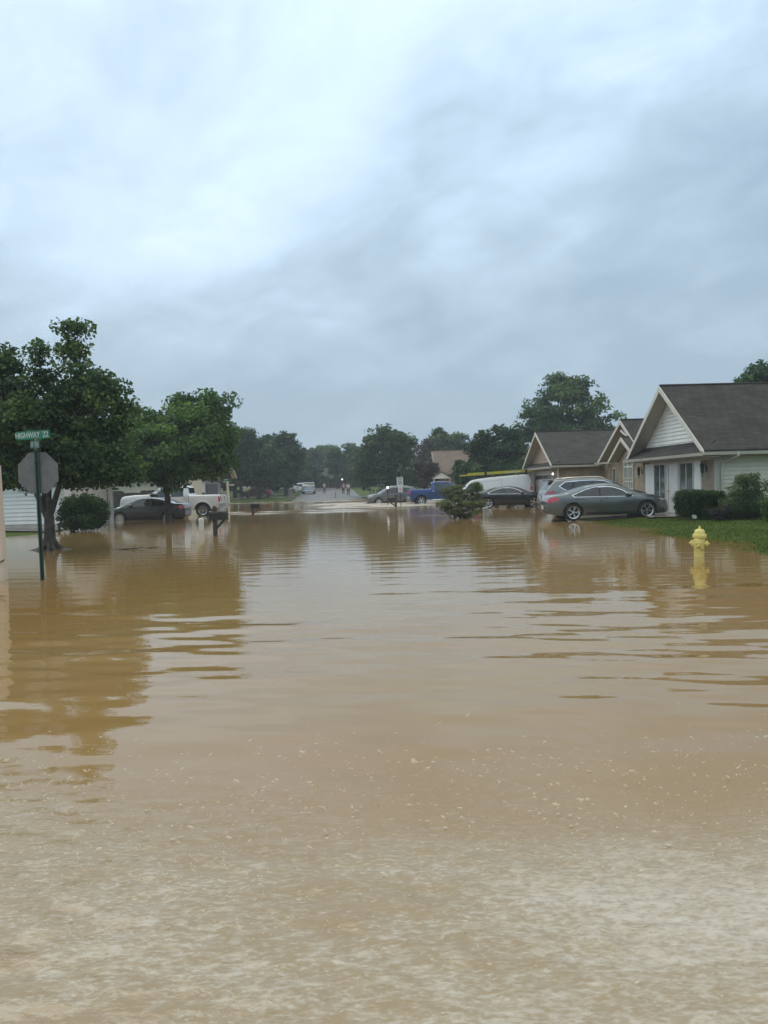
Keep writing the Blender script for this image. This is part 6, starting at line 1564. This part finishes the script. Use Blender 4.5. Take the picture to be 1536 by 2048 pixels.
# floating twigs
def twig(name, label, px, py, pts, rad):
    p = gp(px, py); o = MB(); 
    for q in pts: o.tube([(a, b, c) for a, b, c in q], [rad, rad * .8, rad * .6] + [rad * .4] * (len(q) - 3), 6)
    w = o.build(name, BARKD, None, 60); w.location = (p.x, p.y, .0); tag(w, label, 'driftwood')
twig('floating_branch', 'forked branch floating right of the near maple', 262, 1099, [[(-.30, 0, .0), (-.1, .02, .02), (.05, 0, .03), (.16, -.02, .10)], [(.0, 0, .03), (.12, .05, .02), (.32, .04, .05)], [(-.15, .02, .01), (-.5, .1, -.01), (-.8, .1, -.02)]], .018)
twig('floating_branch', 'short straight branch floating left of the large mailbox', 308, 1096, [[(-.2, 0, .0), (0, .01, .02), (.15, 0, .03), (.22, 0, .0)]], .015)

# ---------------------------------------------------------------- people at the far water edge
def person(label, px, Y, shirt, trousers, rz=0.0, h=1.72, pose='stand'):
    x = X_(px, Y); z0 = gz(x, Y); root = empty('person', (x, Y, z0), rz); tag(root, label, 'person')
    k = h / 1.72
    def skin(name, pts, edges, rad, m, parent, root_i=0):
        me = bpy.data.meshes.new(name); me.from_pydata([(a * k, b * k, c * k) for a, b, c in pts], edges, []); o = bpy.data.objects.new(name, me); COL.objects.link(o)
        md = o.modifiers.new('s', 'SKIN'); md.use_smooth_shade = True
        for i, r_ in enumerate(rad):
            me.skin_vertices[0].data[i].radius = (r_[0] * k, r_[1] * k) if isinstance(r_, tuple) else (r_ * k, r_ * k)
        me.skin_vertices[0].data[root_i].use_root = True
        o.modifiers.new('d', 'SUBSURF').levels = 1
        dg = bpy.context.evaluated_depsgraph_get(); m2 = bpy.data.meshes.new_from_object(o.evaluated_get(dg)); bpy.data.objects.remove(o); bpy.data.meshes.remove(me)
        m2.name = name; m2.materials.clear()
        for p_ in m2.polygons: p_.use_smooth = True
        return link(name, m2, m, parent)
    up = pose == 'hands_up'
    el = {'stand': ((.27, .02, 1.10), (.29, -.08, .87)), 'hands_up': ((.24, -.16, 1.20), (.12, -.22, 1.42))}[pose]
    pts = [(0, 0, .95), (0, .01, 1.18), (0, .01, 1.36), (0, 0, 1.46), (0, -.01, 1.53), (0, -.02, 1.61), (0, -.015, 1.69)]
    rad = [(.15, .10), (.14, .10), (.15, .10), (.065, .06), (.06, .065), (.075, .095), (.06, .075)]
    ed = [(0, 1), (1, 2), (2, 3), (3, 4), (4, 5), (5, 6)]
    for s in (-1, 1):
        n = len(pts); e, w = el
        pts += [(s * .17, .01, 1.38), (s * e[0], e[1], e[2]), (s * w[0], w[1], w[2]), (s * w[0], w[1] - .03, w[2] - (.09 if not up else -.09))]; rad += [.055, .042, .03, .034]
        ed += [(2, n), (n, n + 1), (n + 1, n + 2), (n + 2, n + 3)]
        for f in range(4):
            q = len(pts); fx = s * w[0] + (f - 1.5) * .018; pts.append((fx, w[1] - .05, w[2] - ((.165 - .008 * abs(f - 1.3)) if not up else -.16))); rad.append(.009); ed.append((n + 3, q))
        q = len(pts); pts.append((s * (w[0] - .045), w[1] - .07, w[2] - (.11 if not up else -.11))); rad.append(.010); ed.append((n + 3, q))
        n = len(pts)
        pts += [(s * .09, 0, .88), (s * .105, -.01, .48), (s * .11, .02, .09), (s * .12, -.13, .035)]; rad += [.085, .055, .04, .035]
        ed += [(0, n), (n, n + 1), (n + 1, n + 2), (n + 2, n + 3)]
    b = skin('body', pts, ed, rad, SKIN, root)
    f = MB(); f.lathe([(0, -.115), (.012, -.105), (.018, -.09)], 6, 'Y', c=(0, 0, 1.60 * k))
    for s in (-1, 1): f.cbox((s * .09 * k, -.005, 1.61 * k), (.02, .035, .06))
    f.build('nose_and_ears', SKIN, b)
    f = MB()
    for s in (-1, 1): f.lathe([(0, -.118), (.010, -.112), (.010, -.10)], 6, 'Y', c=(s * .032, 0, 1.635 * k))
    f.cbox((0, -.108, 1.555 * k), (.045, .012, .010)); f.build('eyes_and_mouth', HAIR, b)
    mb = MB(); mb.lathe([(.0, 1.79 * k), (.06, 1.775 * k), (.098, 1.72 * k), (.10, 1.66 * k), (.085, 1.60 * k)], 14, c=(0, .015, 0)); mb.v = [(p_[0] * .95, p_[1] * 1.12 + (.03 if p_[2] < 1.69 * k else 0), p_[2]) for p_ in mb.v]; mb.build('hair', HAIR, root, 60)
    pts = [(0, 0, .90), (0, .01, 1.18), (0, .01, 1.38)]; rad = [(.175, .125), (.165, .12), (.165, .115)]; ed = [(0, 1), (1, 2)]
    for s in (-1, 1):
        n = len(pts); e = el[0]; pts += [(s * .18, .01, 1.385), (s * (.18 + (e[0] - .18) * .7), .01 + (e[1] - .01) * .7, 1.385 + (e[2] - 1.385) * .7)]; rad += [.075, .066]; ed += [(2, n), (n, n + 1)]
    skin('shirt', pts, ed, rad, shirt, root)
    pts = [(0, 0, .95)]; rad = [(.17, .12)]; ed = []
    for s in (-1, 1):
        n = len(pts); pts += [(s * .09, 0, .86), (s * .105, -.01, .48), (s * .11, .02, .10)]; rad += [.10, .072, .06]; ed += [(0, n), (n, n + 1), (n + 1, n + 2)]
    skin('trousers', pts, ed, rad, trousers, root)
    s_ = MB()
    for s in (-1, 1): s_.cbox((s * .115 * k, -.04, .035 * k), (.09, .26, .08))
    o = s_.build('shoes', RUBBER, root); bevel(o, .02, 2)
person('person in a white shirt and dark trousers at the right of the far road', 698, 103.0, SHIRTW, TROUS, R(15), 1.78)
person('person in a white top and grey bottoms standing right of the silver pickup', 650, 116.0, SHIRTW, TROUSG, R(-10), 1.7, 'hands_up')
person('person in a pale pink top beside the lit far lamp', 688, 112.5, SHIRTP, TROUS, R(30), 1.62)

# ---------------------------------------------------------------- water surface and air
FOAM_SPOTS = [(HYD.x, HYD.y, .12), (-6.28, 14.3, .06), (-5.63, 26.3, .12), (-6.9, 29.7, .15), (4.8, 37.4, .15), (-14.8, 43.2, .5), (-11.7, 43.2, .5), (-10.9, 47.6, .6), (3.4, 34.6, .5), (2.8, 62.0, .6), (-.5, 66, .6), (8.95, 44.4, .25), (6.4, 47.2, .4)]
make_water()
def haze():
    b = MB(); b.box(-820, 820, -70, 1520, -2.4, 140); me = b.mesh('haze')
    m = bpy.data.materials.new('haze_air'); m.use_nodes = True; nt = m.node_tree; nt.nodes.clear()
    o = nt.nodes.new('ShaderNodeOutputMaterial'); v = nt.nodes.new('ShaderNodeVolumePrincipled'); v.inputs['Density'].default_value = HAZE
    v.inputs['Color'].default_value = (.74, .83, .95, 1); v.inputs['Anisotropy'].default_value = 0.0
    nt.links.new(v.outputs[0], o.inputs['Volume'])
    h = link('haze', me, m); h['kind'] = 'stuff'
HAZE = 0.0009
if HAZE: haze()
